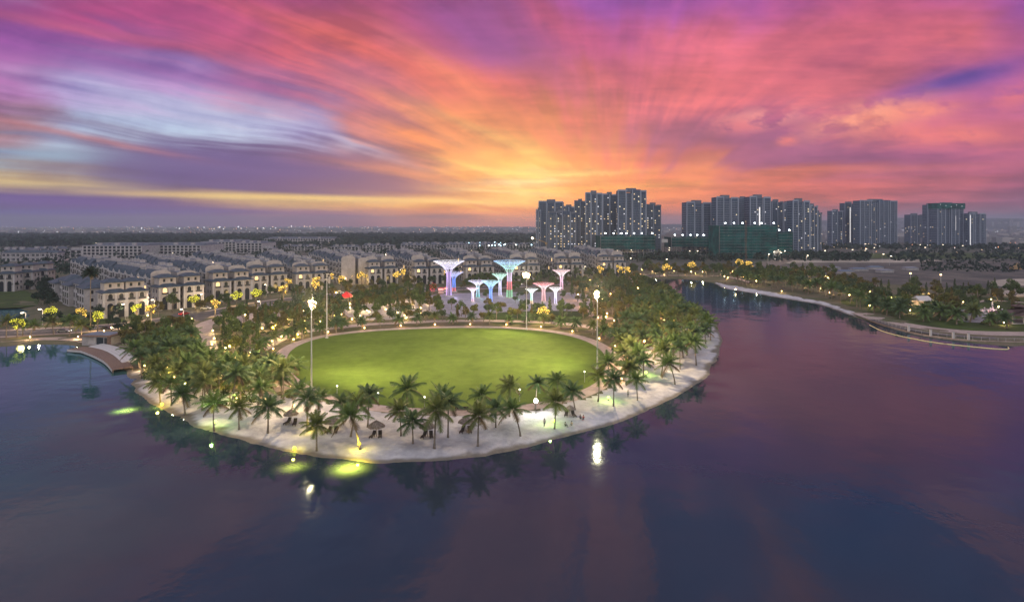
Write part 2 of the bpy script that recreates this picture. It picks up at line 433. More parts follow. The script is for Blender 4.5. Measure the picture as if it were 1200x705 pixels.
# the ring of sand: the peninsula outside the lawn
SANDZ = G0([(138,430),(170,437),(215,455),(300,462),(345,466),(400,478),(470,488),(560,489),(640,480),(700,462),(735,440),(745,415),(770,400),(790,385),(800,372),(812,358),(880,378),(880,470),(700,560),(400,590),(130,560)], 0.6)
sandm = inside(SANDZ, X, Y)
BEACH2 = G0([(838,330.5),(852,334),(900,342),(930,347.5),(966,354.5),(1000,366),(1006,380),(960,365),(900,352),(835,338)], 0.6)
sandm |= inside(BEACH2, X, Y)
nx, ny = len(gx), len(gy)
idx = np.arange(nx*ny).reshape(ny, nx)
quads = np.stack([idx[:-1,:-1], idx[:-1,1:], idx[1:,1:], idx[1:,:-1]], -1).reshape(-1, 4)
qs = sandm[:-1,:-1].reshape(-1)
keep = (Z.reshape(-1)[quads].max(1) > -1.6)
P3 = np.stack([X, Y, Z], -1).reshape(-1, 3)
def sheet(name, q, m):
    u, inv = np.unique(q, return_inverse=True)
    me = bpy.data.meshes.new(name); me.from_pydata(P3[u].tolist(), [], inv.reshape(-1, 4).tolist())
    me.materials.append(m); me.polygons.foreach_set('use_smooth', [True]*len(me.polygons)); me.update()
    return struct(name, me)

M_SAND = mat('sand', (.48,.475,.50), .95, .1, var=.2, vscale=.2, c2=(.33,.33,.36), bump=.9, bscale=.9)
M_SOIL = mat('soil', (.085,.095,.05), .95, .1, var=.3, vscale=.06, c2=(.14,.12,.085), bump=.4, bscale=1.0)
M_LAND = mat('land', (.06,.07,.05), .95, .1, var=.3, vscale=.012, c2=(.10,.095,.085))
_t = M_SAND.node_tree; TREE[0] = _t; _b = _t.nodes['Principled BSDF']
_z = _t.nodes.new('ShaderNodeSeparateXYZ'); _t.links.new(_t.nodes.new('ShaderNodeNewGeometry').outputs['Position'], _z.inputs[0])
_wet = smooth(V(_z.outputs[2]) + (noise(_t.nodes.new('ShaderNodeNewGeometry').outputs['Position'], .5) - .5) * .12, .30, .08)
_old = _b.inputs['Base Color'].links[0].from_socket
_t.links.new(mixc(_wet, _old, (.16,.145,.125,1)), _b.inputs['Base Color']); TREE[0] = nt
sheet('beach', quads[keep & qs], M_SAND)
sheet('ground', quads[keep & ~qs], M_SOIL)
# beyond: one sheet to the horizon
far = MB()
far.face([(-12000,515,.59),(12000,515,.59),(12000,9500,.59),(-12000,9500,.59)])
far.face([(-3000,-300,.585),(-556,-300,.585),(-556,515.1,.585),(-3000,515.1,.585)])
far.face([(556,-300,.585),(3000,-300,.585),(3000,515.1,.585),(556,515.1,.585)])
struct('terrain', far.mesh('terrain', M_LAND))

# water
m = bpy.data.materials.new('water'); m.use_nodes = True
t_ = m.node_tree; t_.nodes.clear(); TREE[0] = t_
geo = t_.nodes.new('ShaderNodeNewGeometry').outputs['Position']
nb = noise(geo, .11, 4.0, .55)
nb2 = noise(geo, 1.6, 2.0, .5)
bn = t_.nodes.new('ShaderNodeBump'); bn.inputs['Strength'].default_value = .10; bn.inputs['Distance'].default_value = 1.0
put(bn.inputs['Height'], nb + nb2 * .012)
sp_ = t_.nodes.new('ShaderNodeSeparateXYZ'); t_.links.new(geo, sp_.inputs[0])
silt = noise(geo, .018, 3.0, .55)
tone = mixc(smooth(silt, .35, .65), (.020,.034,.052,1), (.030,.036,.052,1))
tone = mixc(smooth(V(sp_.outputs[0]) + (silt - .5) * 120.0, -30.0, -150.0), tone, (.030,.092,.105,1))     # greener, siltier arm by the deck
df = t_.nodes.new('ShaderNodeBsdfDiffuse'); t_.links.new(tone, df.inputs[0])
gl_ = t_.nodes.new('ShaderNodeBsdfGlossy'); gl_.inputs['Color'].default_value = (.54,.73,.82,1); gl_.inputs['Roughness'].default_value = .05
fr_ = t_.nodes.new('ShaderNodeFresnel'); fr_.inputs[0].default_value = 1.42
mx_ = t_.nodes.new('ShaderNodeMixShader')
t_.links.new(bn.outputs[0], gl_.inputs['Normal']); t_.links.new(bn.outputs[0], fr_.inputs['Normal'])
t_.links.new(fr_.outputs[0], mx_.inputs[0]); t_.links.new(df.outputs[0], mx_.inputs[1]); t_.links.new(gl_.outputs[0], mx_.inputs[2])
t_.links.new(mx_.outputs[0], t_.nodes.new('ShaderNodeOutputMaterial').inputs['Surface'])
TREE[0] = nt
M_WATER = m
wb = MB(); wb.face([(-555,-290,0),(555,-290,0),(555,514,0),(-555,514,0)])
struct('water', wb.mesh('water', M_WATER))

def ground_z(x, y):
    i = int(round((y-gy[0])/STEP)); j = int(round((x-gx[0])/STEP))
    return float(Z[i, j]) if 0 <= i < ny and 0 <= j < nx else .6
# people
M_SKIN = mat('skin', (.42,.26,.19), .6)
def person(x, y, label, pose, top, trousers, rz):
    p = gnd(x, y, .5)
    if pose == 'sit':
        J = {'pel':(0,0,.14),'che':(0,.06,.50),'nec':(0,.03,.66),'hea':(0,0,.82),'hl':(-.1,-.02,.13),'kl':(-.13,-.36,.42),'fl':(-.13,-.62,.05),'tl':(-.14,-.76,.03),'hr':(.1,-.02,.13),'kr':(.13,-.36,.42),'fr':(.13,-.62,.05),'tr':(.14,-.76,.03),'sl':(-.19,.05,.6),'el':(-.26,-.16,.42),'wl':(-.15,-.36,.46),'sr':(.19,.05,.6),'er':(.26,-.16,.42),'wr':(.15,-.36,.46)}
    else:
        J = {'pel':(0,0,.92),'che':(0,.01,1.28),'nec':(0,0,1.46),'hea':(0,-.02,1.62),'hl':(-.1,0,.9),'kl':(-.11,-.06,.5),'fl':(-.11,.03,.08),'tl':(-.12,-.16,.03),'hr':(.1,0,.9),'kr':(.11,.06,.5),'fr':(.12,.18,.08),'tr':(.12,.0,.03),'sl':(-.2,0,1.4),'el':(-.25,.05,1.12),'wl':(-.24,-.08,.88),'sr':(.2,0,1.4),'er':(.25,.05,1.12),'wr':(.24,-.1,.88)}
    R = dict(pel=.13,che=.145,nec=.06,hea=.105,hl=.095,kl=.065,fl=.045,tl=.035,hr=.095,kr=.065,fr=.045,tr=.035,sl=.06,el=.045,wl=.035,sr=.06,er=.045,wr=.035)
    E = [('pel','che'),('che','nec'),('nec','hea'),('pel','hl'),('hl','kl'),('kl','fl'),('fl','tl'),('pel','hr'),('hr','kr'),('kr','fr'),('fr','tr'),('che','sl'),('sl','el'),('el','wl'),('che','sr'),('sr','er'),('er','wr')]
    ks = list(J); me = bpy.data.meshes.new('body'); me.from_pydata([J[k] for k in ks], [(ks.index(a), ks.index(b)) for a, b in E], [])
    o = bpy.data.objects.new('body', me); S.collection.objects.link(o)
    sk = o.modifiers.new('skin', 'SKIN'); o.modifiers.new('sub', 'SUBSURF').levels = 1
    for i, k in enumerate(ks):
        v = me.skin_vertices[0].data[i]; v.radius = (R[k], R[k]); v.use_root = (k == 'pel')
    dg = bpy.context.evaluated_depsgraph_get(); m2 = bpy.data.meshes.new_from_object(o.evaluated_get(dg)); bpy.data.objects.remove(o)
    m2.materials.clear(); m2.name = 'person'
    for m_ in (M_SKIN, mat('shirt', top, .8), mat('trousers', trousers, .8)): m2.materials.append(m_)
    for f in m2.polygons:
        c = f.center
        if pose == 'sit': f.material_index = 2 if (c.z < .24 or (c.y < -.12 and abs(c.x) < .22 and c.z < .5)) and c.y > -.6 else 1 if c.z < .66 else 0
        else: f.material_index = 0 if c.z > 1.47 or c.z < .1 or (abs(c.x) > .2 and c.z < 1.1) else 2 if c.z < .95 else 1
        f.use_smooth = True
    t = tag(link('person', m2, None, (p[0], p[1], ground_z(*p)+.02), rz), label, 'person')
    b = MB(); h_ = J['hea']; b.ball((h_[0], h_[1]+.025, h_[2]+.04), .118, 8, 6); link('hair', b.mesh('hair', [mat('hair', (.02,.015,.012), .7)]), t)
person(680,492,'person in dark clothes sitting on the sand beside another seated person','sit',(.05,.05,.07),(.04,.04,.05),.3)
person(683.7,492.5,'person in a red top sitting on the sand beside the one in dark clothes','sit',(.4,.06,.05),(.05,.05,.07),-.2)
person(662.5,500,'person in black sitting alone on the sand near the water','sit',(.03,.03,.035),(.03,.03,.03),.8)
person(670,498.5,'person in a tan top sitting on the sand nearer the pair','sit',(.45,.30,.2),(.2,.18,.15),-.6)
person(638,500,'person in a pale shirt walking on the sand by the bright palm lamp','stand',(.5,.45,.42),(.12,.12,.14),.4)
person(736,466,'person in dark trousers standing on the sand beneath the point palms','stand',(.2,.2,.26),(.03,.03,.04),-.4)
person(652,384,'person in white strolling on the path behind the lawn','stand',(.6,.6,.6),(.1,.1,.1),1.0)


# ------------------------------------------------------------------ laid surfaces: lawn, paths, roads, plazas
M_LAWN = mat('lawn', (.106,.155,.024), .95, .1, var=.32, vscale=.07, c2=(.080,.124,.016), bump=.4, bscale=2.0)
M_PAVE = mat('paving', (.34,.275,.25), .85, .2, var=.14, vscale=.5)
M_STONE = mat('plaza_stone', (.24,.23,.26), .7, .3, var=.16, vscale=.3)
M_ASPH = mat('asphalt', (.085,.078,.078), .85, .3, var=.25, vscale=.3)
M_GRASS = mat('grass', (.055,.085,.02), .95, .1, var=.3, vscale=.08, c2=(.04,.055,.02))
M_PAINT = mat('road_paint', (.7,.7,.68), .7)
M_DUST = mat('pale_sand', (.34,.30,.25), .95, .1, var=.2, vscale=.03)
M_DIRT = mat('dirt', (.062,.062,.060), .95, .1, var=.6, vscale=.03, c2=(.125,.115,.10))
M_CONC = mat('concrete', (.36,.35,.34), .85, .2, var=.15, vscale=.4)

def tri_sheet(name, pts, z, m, kind='structure', skirt=0.0):
    mb = MB()
    vs = [(p[0], p[1], z) for p in pts]
    tris = tessellate_polygon([[Vector(v) for v in vs]])
    fs = []
    for t in tris:
        a, b, c = (Vector(vs[i]) for i in t)
        fs.append(t if (b-a).cross(c-a).z > 0 else t[::-1])
    mb.raw(vs, fs)
    if skirt:
        n = len(vs)
        for i in range(n):
            a, b = vs[i], vs[(i+1) % n]
            mb.face([a, b, (b[0], b[1], z-skirt), (a[0], a[1], z-skirt)])
    return struct(name, mb.mesh(name, m))
def strip_pts(pts, w):
    c = catmull(pts, 4.0, closed=False); L, R = [], []
    for i, p in enumerate(c):
        a, b = c[max(i-1, 0)], c[min(i+1, len(c)-1)]
        d = math.hypot(b[0]-a[0], b[1]-a[1]) + 1e-9
        nx_, ny_ = -(b[1]-a[1])/d, (b[0]-a[0])/d
        L.append((p[0]+nx_*w/2, p[1]+ny_*w/2)); R.append((p[0]-nx_*w/2, p[1]-ny_*w/2))
    return c, L, R
def strip(name, pts, w, z, m, skirt=0.0):
    c, L, R = strip_pts(pts, w)
    mb = MB()
    for i in range(len(c)-1):
        mb.face([(R[i][0],R[i][1],z),(R[i+1][0],R[i+1][1],z),(L[i+1][0],L[i+1][1],z),(L[i][0],L[i][1],z)])
        if skirt:
            for Q, s in ((L, 1), (R, -1)):
                f = [(Q[i][0],Q[i][1],z),(Q[i+1][0],Q[i+1][1],z),(Q[i+1][0],Q[i+1][1],z-skirt),(Q[i][0],Q[i][1],z-skirt)]
                mb.face(f if s < 0 else f[::-1])
    return struct(name, mb.mesh(name, m))

LAWN_PX = [(336,425),(340,412),(356,402),(385,394),(430,388.5),(480,385.5),(540,384),(600,385),(650,390),(685,399),(706,412),(709,428),(702,444),(683,456),(650,467),(600,475.5),(550,479),(500,478),(450,474.5),(400,466),(365,453),(345,439)]
LAWN = catmull(G0(LAWN_PX, .66), 3.0)
lc = np.mean(np.array(LAWN), 0)
def grow(poly, k):
    out = []
    n = len(poly)
    for i, p in enumerate(poly):
        a, b = poly[i-1], poly[(i+1) % n]
        d = math.hypot(b[0]-a[0], b[1]-a[1]) + 1e-9
        q = (p[0] + (b[1]-a[1])/d*k, p[1] - (b[0]-a[0])/d*k)
        out.append(q)
    if math.hypot(out[0][0]-lc[0], out[0][1]-lc[1]) < math.hypot(poly[0][0]-lc[0], poly[0][1]-lc[1]):
        return grow(poly, -k)
    return out
RING = grow(LAWN, 4.2)
PARK = catmull(G0([(150,402),(240,384),(330,362),(400,352),(500,345),(640,342),(700,335),(745,336),(775,349),(800,365),(795,384),(760,398),(745,412),(738,432),(700,452),(640,474),(560,486),(470,485),(400,475),(345,462),(290,455),(215,448),(170,432)], .6), 4.0)
tri_sheet('park_ground', PARK, .606, mat('park_soil', (.075,.085,.035), .95, .1, var=.3, vscale=.12, c2=(.16,.125,.085), bump=.4, bscale=1.0))
tri_sheet('ring_path', RING, .622, M_PAVE)
tri_sheet('lawn', LAWN, .66, M_LAWN, skirt=.05)
def park_poly(name, px, z, m, smooth_=True):
    p = G0(px, z); return tri_sheet(name, catmull(p, 3.0) if smooth_ else p, z, m)
park_poly('plaza', [(505,346),(560,343),(640,342),(688,345),(692,360),(668,371),(600,373),(530,371),(500,362)], .612, M_STONE)
park_poly('plaza', [(405,357),(450,352),(490,351),(500,362),(488,371),(440,375),(408,371)], .612, M_STONE)
park_poly('lawn_patch', [(575,367),(640,364),(690,366),(668,378),(610,380),(570,377)], .618, M_GRASS)
park_poly('lawn_patch', [(160,391),(225,389),(236,398),(228,408),(185,412),(155,404)], .618, M_GRASS)
strip('path', [gnd(*p) for p in [(262,372),(240,380),(240,392),(243,410),(252,432),(290,446),(330,458)]], 6.5, .615, M_PAVE)
strip('path', [gnd(*p) for p in [(300,412),(325,398),(352,389),(392,384),(430,380)]], 6.0, .617, M_PAVE)
strip('path', [gnd(*p) for p in [(430,380),(520,376),(590,376),(660,379),(700,385),(728,395),(738,410),(728,432),(716,450)]], 5.5, .619, M_PAVE)
strip('path', [gnd(*p) for p in [(660,345),(676,358),(690,367),(712,373),(740,372)]], 6.0, .614, M_PAVE)
strip('path', [gnd(*p) for p in [(110,402),(150,405),(178,413),(215,408),(240,400)]], 3.5, .613, M_PAVE)
park_poly('plaza', [(262,366),(300,362),(330,367),(322,381),(290,386),(258,380)], .611, M_PAVE)

# road between the villas and the park, with kerbs and painted lanes
ROADC = [gnd(*p) for p in [(-120,396),(0,391),(90,386),(150,381),(205,374),(260,365),(320,354),(400,345),(480,340),(560,337),(640,333),(720,327),(770,322)]]
strip('pavement', ROADC, 19.0, .66, M_PAVE, skirt=.06)
strip('road', ROADC, 12.5, .664, M_ASPH)
cpts, _, _ = strip_pts(ROADC, 1)
mk_ = MB()
for i in range(0, len(cpts)-1, 2):
    a, b = Vector(cpts[i]), Vector(cpts[i+1]); d = (b-a).normalized(); n_ = Vector((-d.y, d.x))*.09
    mk_.face([(*(a-n_), .669), (*(a+d*3-n_), .669), (*(a+d*3+n_), .669), (*(a+n_), .669)])
struct('road_markings', mk_.mesh('road_markings', M_PAINT))
park_poly('parking_lot', [(196,371),(214,363),(238,364),(255,366),(236,376),(210,377)], .672, M_ASPH, False)

# left shore promenade and far field
strip('promenade', [gnd(*p) for p in [(-120,404),(0,399),(60,396.5),(100,398.5),(118,404)]], 5.5, .63, M_PAVE)
park_poly('embankment', [(-80,345),(0,341),(30,341),(45,348),(40,358),(0,361),(-60,362)], .64, M_GRASS)
park_poly('lawn_patch', [(78,383),(110,370),(135,372),(150,378),(110,384)], .64, M_GRASS)
park_poly('field', [(60,300),(92,296),(92,306),(76,311),(45,312)], .62, M_DIRT)
strip('street', [gnd(*p) for p in [(-80,309),(40,307),(72,305),(76,303)]], 8.0, .64, M_PAVE)
# the channel's north shore and the cleared land beyond it
park_poly('cleared_land', [(870,320),(930,308),(1000,306),(1100,306),(1260,306),(1300,350),(1180,338),(1090,336),(1000,330),(930,324)], .625, M_DIRT, False)
park_poly('sand_heap_ground', [(900,306),(960,304.5),(1060,304),(1105,305),(1060,307.5),(960,307.5),(900,309)], .64, M_DUST)
park_poly('sand_heap_ground', [(1160,331),(1180,327),(1260,326.5),(1270,332),(1210,334),(1172,335)], .64, M_DUST)
park_poly('sand_heap_ground', [(1172,341),(1200,340),(1262,341),(1262,346),(1200,347),(1176,346)], .64, M_DUST)
park_poly('field', [(955,298),(1100,296),(1260,296),(1260,303),(1110,303),(955,302)], .63, M_GRASS, False)
park_poly('right_park_lawn', [(985,352),(1060,345),(1150,348),(1270,352),(1270,388),(1150,388),(1080,382),(1020,370)], .612, M_GRASS)
strip('promenade', [gnd(*p) for p in [(1008,366),(1030,374),(1060,380),(1100,386),(1150,390),(1200,391),(1280,392)]], 9.0, .63, M_PAVE)
strip('shore_road', [gnd(*p) for p in [(1022,374),(1052,383),(1090,390),(1130,394),(1170,396)]], 5.0, .634, M_ASPH)
strip('path', [gnd(*p) for p in [(1110,358),(1135,354),(1165,352),(1195,354),(1240,358)]], 4.5, .62, M_PAVE)
strip('path', [gnd(*p) for p in [(1120,374),(1130,366),(1160,362),(1180,366),(1210,372)]], 5.0, .622, M_PAVE)
park_poly('plaza', [(1120,362),(1145,360),(1160,372),(1145,378),(1122,374)], .616, M_STONE)
strip('avenue', [gnd(*p) for p in [(895,312),(915,305),(934,297),(947,290),(957,283),(962,277)]], 24.0, .65, mat('avenue_asphalt', (.12,.10,.09), .8, .3, var=.2, vscale=.2))
strip('north_shore_path', [gnd(*p) for p in [(735,322),(790,322.5),(850,324),(880,331)]], 4.0, .63, M_PAVE)

# low hazy hills far off on the one side
hb = MB()
hx = np.linspace(600, 9000, 120)
rows_ = []
for j, (yy_, k) in enumerate(((4300, 0), (5200, .65), (6200, 1.0), (8200, .5))):
    rows_.append([(x, yy_, .3 + k * (95*min(1, max(0, (x-900)/3500.0)) + 30*(vnoise(np.array([x/420.0]), np.array([j*3.1]), 5)[0]) + 12*vnoise(np.array([x/110.0]), np.array([j*2.0]), 6)[0]) * min(1, max(0, (x-620)/900.0))) for x in hx])
for j in range(3):
    for i in range(len(hx)-1):
        hb.face([rows_[j][i], rows_[j][i+1], rows_[j+1][i+1], rows_[j+1][i]])
struct('hills', hb.mesh('hills', mat('hill', (.05,.06,.06), .95, .1, var=.3, vscale=.004), True))

# ------------------------------------------------------------------ town houses, villas
M_WALL = mat('render_wall', (.36,.345,.35), .85, .2, var=.16, vscale=.35)
M_WALL2 = mat('cream_wall', (.42,.38,.355), .85, .2, var=.14, vscale=.4)
M_TRIM = mat('white_trim', (.50,.48,.48), .8, .2)
M_SLATE = mat('slate', (.045,.065,.09), .7, .3, var=.25, vscale=.8)
M_FLAT = mat('flat_roof', (.17,.19,.235), .9, .1, var=.15, vscale=.4)
M_GLASS = mat('dark_glass', (.02,.024,.03), .12, .5)
M_RAIL = mat('dark_rail', (.04,.04,.042), .6)
M_WARM = glow('lit_window', (1.0,.62,.26), 1.6)

UW, UD, UH = 11.0, 9.0, 15.0
def unit_meshes():
    P = {}
    w = MB()
    w.box(0, UW, .35, UD, -.5, UH); w.box(0, 5.4, 0, .35, -.5, UH)
    w.panel([(0,UH),(5.4,UH),(5.4,UH+.6),(2.7,UH+2.4),(0,UH+.6)], 0, .5)       # gable
    w.box(.4, UW-.4, 4.8, UD, UH, UH+3.4)                                        # attic storey
    w.box(0, UW, -.12, 0, 3.7, 4.0, 1); w.box(5.4, UW, .2, .35, UH-.35, UH, 1)
    P['wall'] = w.mesh('town_house_wall', [M_WALL, M_TRIM])
    r = MB()
    r.face([(5.2,.5,UH),(UW+.02,.5,UH),(UW+.02,5.0,UH+3.9),(5.2,5.0,UH+3.9)])
    r.face([(UW+.02,.5,UH),(UW+.02,5.0,UH),(UW+.02,5.0,UH+3.9)]); r.face([(-.02,.5,UH),(-.02,5.0,UH+3.9),(-.02,5.0,UH)]); r.face([(-.02,1.0,UH+.4),(5.3,1.0,UH+.4),(5.3,5.0,UH+3.9),(-.02,5.0,UH+3.9)])
    r.face([(-.15,-.1,UH+.5),(2.7,-.1,UH+2.5),(2.7,4.4,UH+2.5),(-.15,4.4,UH+.5)][::-1])
    r.face([(2.7,-.1,UH+2.5),(5.55,-.1,UH+.5),(5.55,4.4,UH+.5),(2.7,4.4,UH+2.5)][::-1])
    r.box(.2, UW-.2, 5.1, UD+.1, UH+3.4, UH+3.62, 1)
    r.box(6.2, 9.4, 5.4, 8.0, UH+3.62, UH+4.9, 2); r.box(6.0, 9.6, 5.2, 8.2, UH+4.9, UH+5.05, 2)
    P['roof'] = r.mesh('town_house_roof', [M_SLATE, M_FLAT, M_WALL])
    def win(wd, ht, lit=False):
        b = MB()
        b.box(-wd/2-.12, wd/2+.12, -.10, .02, -.12, ht+.12, 0); b.box(-wd/2, wd/2, -.13, -.08, 0, ht, 1)
        b.box(-.05, .05, -.16, -.12, 0, ht, 0)
        return b.mesh('window', [M_TRIM, M_WARM if lit else M_GLASS])
    P['win'] = win(2.7, 2.3); P['winlit'] = win(2.7, 2.3, True); P['win2'] = win(2.6, 2.5)
    b = MB(); b.box(-2.2, 2.2, -.6, 0, -.18, 0, 0); b.box(-2.2, 2.2, -.6, -.54, .05, .9, 1)
    b.box(-2.2, -2.13, -.54, 0, .05, .9, 1); b.box(2.13, 2.2, -.54, 0, .05, .9, 1)
    P['balcony'] = b.mesh('balcony', [M_TRIM, M_RAIL])
    d = MB(); d.box(-1.5, 1.5, -.1, .02, 0, 3.0, 0); d.box(-1.3, 1.3, -.13, -.08, 0, 2.85, 1)
    P['door'] = d.mesh('door', [M_TRIM, M_RAIL])
    # the same front for houses too far off to take apart: wall with its window pattern
    fw = MB(); fw.v, fw.f, fw.m = list(w.v), list(w.f), list(w.m)
    for f in range(4):
        z = .5 + f * 3.75 if f else .2
        fw.box(1.3, 4.1, -.06, .02, z+.7, z+2.8, 2)
        fw.box(6.9, 9.7, .28, .37, z+.3, z+2.8, 2)
        if f: fw.box(6.2, 10.4, -.25, .35, z-.05, z+.1, 1); fw.box(6.2, 10.4, -.25, -.19, z+.1, z+1.0, 3)
    P['farwall'] = fw.mesh('town_house_wall', [M_WALL, M_TRIM, M_GLASS, M_RAIL])
    e = MB()
    prof = [(-.1,-.5),(UD+.1,-.5),(UD+.1,UH+2.2)] + [(UD/2 + (UD/2+.1)*math.cos(a), UH+2.2+2.0*math.sin(a)**.7) for a in np.linspace(.12, math.pi-.12, 9)] + [(-.1,UH+2.2)]
    e.v = []; n = len(prof)
    e.raw([(UW, p[0], p[1]) for p in prof] + [(UW+.35, p[0], p[1]) for p in prof],
          [tuple(range(n))[::-1], tuple(range(n, 2*n))] + [(i,(i+1)%n,n+(i+1)%n,n+i) for i in range(n)])
    P['end_near_b'] = None
    P['end'] = e.mesh('end_wall', [M_WALL2])
    e2 = MB()
    e2.raw([(-.35, p[0], p[1]) for p in prof] + [(0, p[0], p[1]) for p in prof],
          [tuple(range(n))[::-1], tuple(range(n, 2*n))] + [(i,(i+1)%n,n+(i+1)%n,n+i) for i in range(n)])
    P['end_b'] = e2.mesh('end_wall', [M_WALL2])
    return P
PU = unit_meshes()

def town_house(loc, rz, label, group, detail, end=None):
    t = thing('town_house', label, 'town house', loc, rz, (1, random.uniform(.96, 1.03), random.choice((.93, .97, 1.0, 1.04))), group)
    link('wall', PU['wall'] if detail else PU['farwall'], t)
    link('roof', PU['roof'], t)
    if end: link('end_wall', PU[end], t)
    if detail:
        for f in range(4):
            z = .5 + f * 3.75
            if f:
                link('window', PU['winlit'] if random.random() < .07 else PU['win'], t, (2.7, 0, z+.7))
                link('window', PU['win2'], t, (8.3, .35, z+.2)); link('balcony', PU['balcony'], t, (8.3, .35, z))
            else:
                link('door', PU['door'], t, (2.7, 0, 0)); link('window', PU['win'], t, (8.3, .35, .8))
    return t

VW, VD = 9.4, 10.0
def villa_meshes():
    P = {}
    w = MB(); w.box(0, VW, 0, VD, -.5, 11.0); w.box(0, .7, -.25, 0, -.5, 11.0, 1); w.box(VW-.7, VW, -.25, 0, -.5, 11.0, 1)
    w.box(VW/2-.35, VW/2+.35, -.2, 0, -.5, 11.0, 1); w.box(-.1, VW+.1, -.3, 0, 7.2, 7.5, 1); w.box(-.2, VW+.2, -.35, 0, 10.7, 11.0, 1)
    P['wall'] = w.mesh('villa_wall', [M_WALL2, M_TRIM])
    r = MB(); r.hip(-.8, VW+.8, -.9, VD+.3, 11.0, 12.9, .36); P['roof'] = r.mesh('villa_roof', [M_SLATE])
    u = MB(); u.box(1.0, VW-1.0, 2.4, VD-.5, 11.3, 15.4); u.box(2.6, 3.6, 2.3, 2.42, 13.4, 14.9, 1); u.box(5.8, 6.8, 2.3, 2.42, 13.4, 14.9, 1)
    P['upper'] = u.mesh('upper_storey', [M_WALL2, M_GLASS])
    r2 = MB(); r2.hip(.2, VW-.2, 1.5, VD+.1, 15.4, 17.1, .36); P['upper_roof'] = r2.mesh('upper_roof', [M_SLATE])
    def arch(wd, ht, glass):
        b = MB()
        def prof(g): return [(-wd/2-g, 0 if not g else -.05), (wd/2+g, 0 if not g else -.05)] + [((wd/2+g)*math.cos(a), ht-wd/2+(wd/2+g)*math.sin(a)) for a in np.linspace(0, math.pi, 9)]
        b.panel(prof(.22), -.14, .02, 0); b.panel(prof(0), -.2, -.13, 1)
        return b.mesh('archway', [M_TRIM, glass])
    P['arch'] = arch(2.3, 6.4, M_GLASS); P['archwin'] = arch(1.7, 2.9, M_GLASS); P['archlit'] = arch(1.7, 2.9, M_WARM)
    b = MB(); b.box(-1.4, 1.4, -.8, 0, -.15, 0, 0); b.box(-1.4, 1.4, -.8, -.74, .05, .95, 1); P['balcony'] = b.mesh('balcony', [M_TRIM, M_RAIL])
    c = MB(); c.box(-.75, .75, -.1, .02, 0, 1.9, 0); c.box(-.6, .6, -.14, -.09, .1, 1.8, 1); P['sidewin'] = c.mesh('window', [M_TRIM, M_GLASS])
    return P
PV = villa_meshes()
def villa(loc, rz, label, group=None, lit=False):
    t = thing('arcaded_villa', label, 'villa', loc, rz, None, group)
    link('wall', PV['wall'], t); link('roof', PV['roof'], t)
    u = link('upper_storey', PV['upper'], t); link('upper_roof', PV['upper_roof'], u)
    for x in (VW*.28, VW*.72):
        link('archway', PV['arch'], t, (x, 0, .1))
        link('window', PV['archlit'] if lit and x < VW/2 else PV['archwin'], t, (x, 0, 7.75)); link('balcony', PV['balcony'], t, (x, 0, 7.6))
    for y in (2.6, 6.6):
        for z in (1.2, 4.6, 8.2):
            link('window', PV['sidewin'], t, (0, y, z), -math.pi/2); link('window', PV['sidewin'], t, (VW, y, z), math.pi/2)
    return t

BLOCKS = [  # (picture x, y of the villas' near corner), direction of the terrace, units, villas?, detailed units, how to find it
    ((186,364), (-.747,.665), 15, True, 13, 'behind the parking lot'),
    ((249,354.5), (-.70,.714), 15, True, 8, 'by the white parked car'),
    ((295,345), (-.63,.777), 15, True, 8, 'behind the pink plaza'),
    ((347,342.5), (-.52,.854), 14, True, 13, 'with yellow lit trees at its door'),
    ((400,334), (-.48,.877), 12, False, 6, 'ending in a blank white gable'),
    ((432,334), (-.467,.884), 12, True, 5, 'just past the blank white gable'),
    ((486,333.5), (-.35,.937), 11, True, 3, 'behind the red tree'),
    ((546,331), (-.26,.966), 11, True, 2, 'between the two tallest steel trees'),
    ((601,329), (-.2,.98), 11, True, 2, 'behind the rainbow steel tree'),
    ((653,327), (-.14,.99), 11, True, 3, 'behind the tall pink steel tree'),
    ((704,323.5), (-.09,.996), 11, True, 4, 'nearest the channel water'),
]
for (bx, by), dv, n, vil, det, where in BLOCKS:
    v = Vector((dv[0], dv[1])).normalized(); u = Vector((v.y, -v.x))
    P0 = Vector(gnd(bx, by))
    O = P0 + v * (VD + 1.5) if vil else P0
    sc = 1.0
    for i in range(n):
        a = O + v * ((i+1) * UW)
        town_house((a.x, a.y, .6), math.atan2(-v.y, -v.x), f'grey gabled house, {ordinal(i)} from the front, terrace {where}', f'gabled terrace {where}', i < det, 'end' if i == 0 else None)
        b = O + v * (i * UW) + u * 20.6
        town_house((b.x, b.y, .6), math.atan2(v.y, v.x), f'slate roofed house, {ordinal(i)} in the far row, terrace {where}', f'far row of the terrace {where}', False, 'end_b' if i == 0 else None)
    if vil:
        villa((P0.x, P0.y, .6), math.atan2(u.y, u.x), f'cream arcaded corner villa of the terrace {where}', 'arcaded villas', True)
        c = P0 + u * 11.0
        villa((c.x, c.y, .6), math.atan2(u.y, u.x), f'second arcaded villa before the terrace {where}', 'arcaded villas')

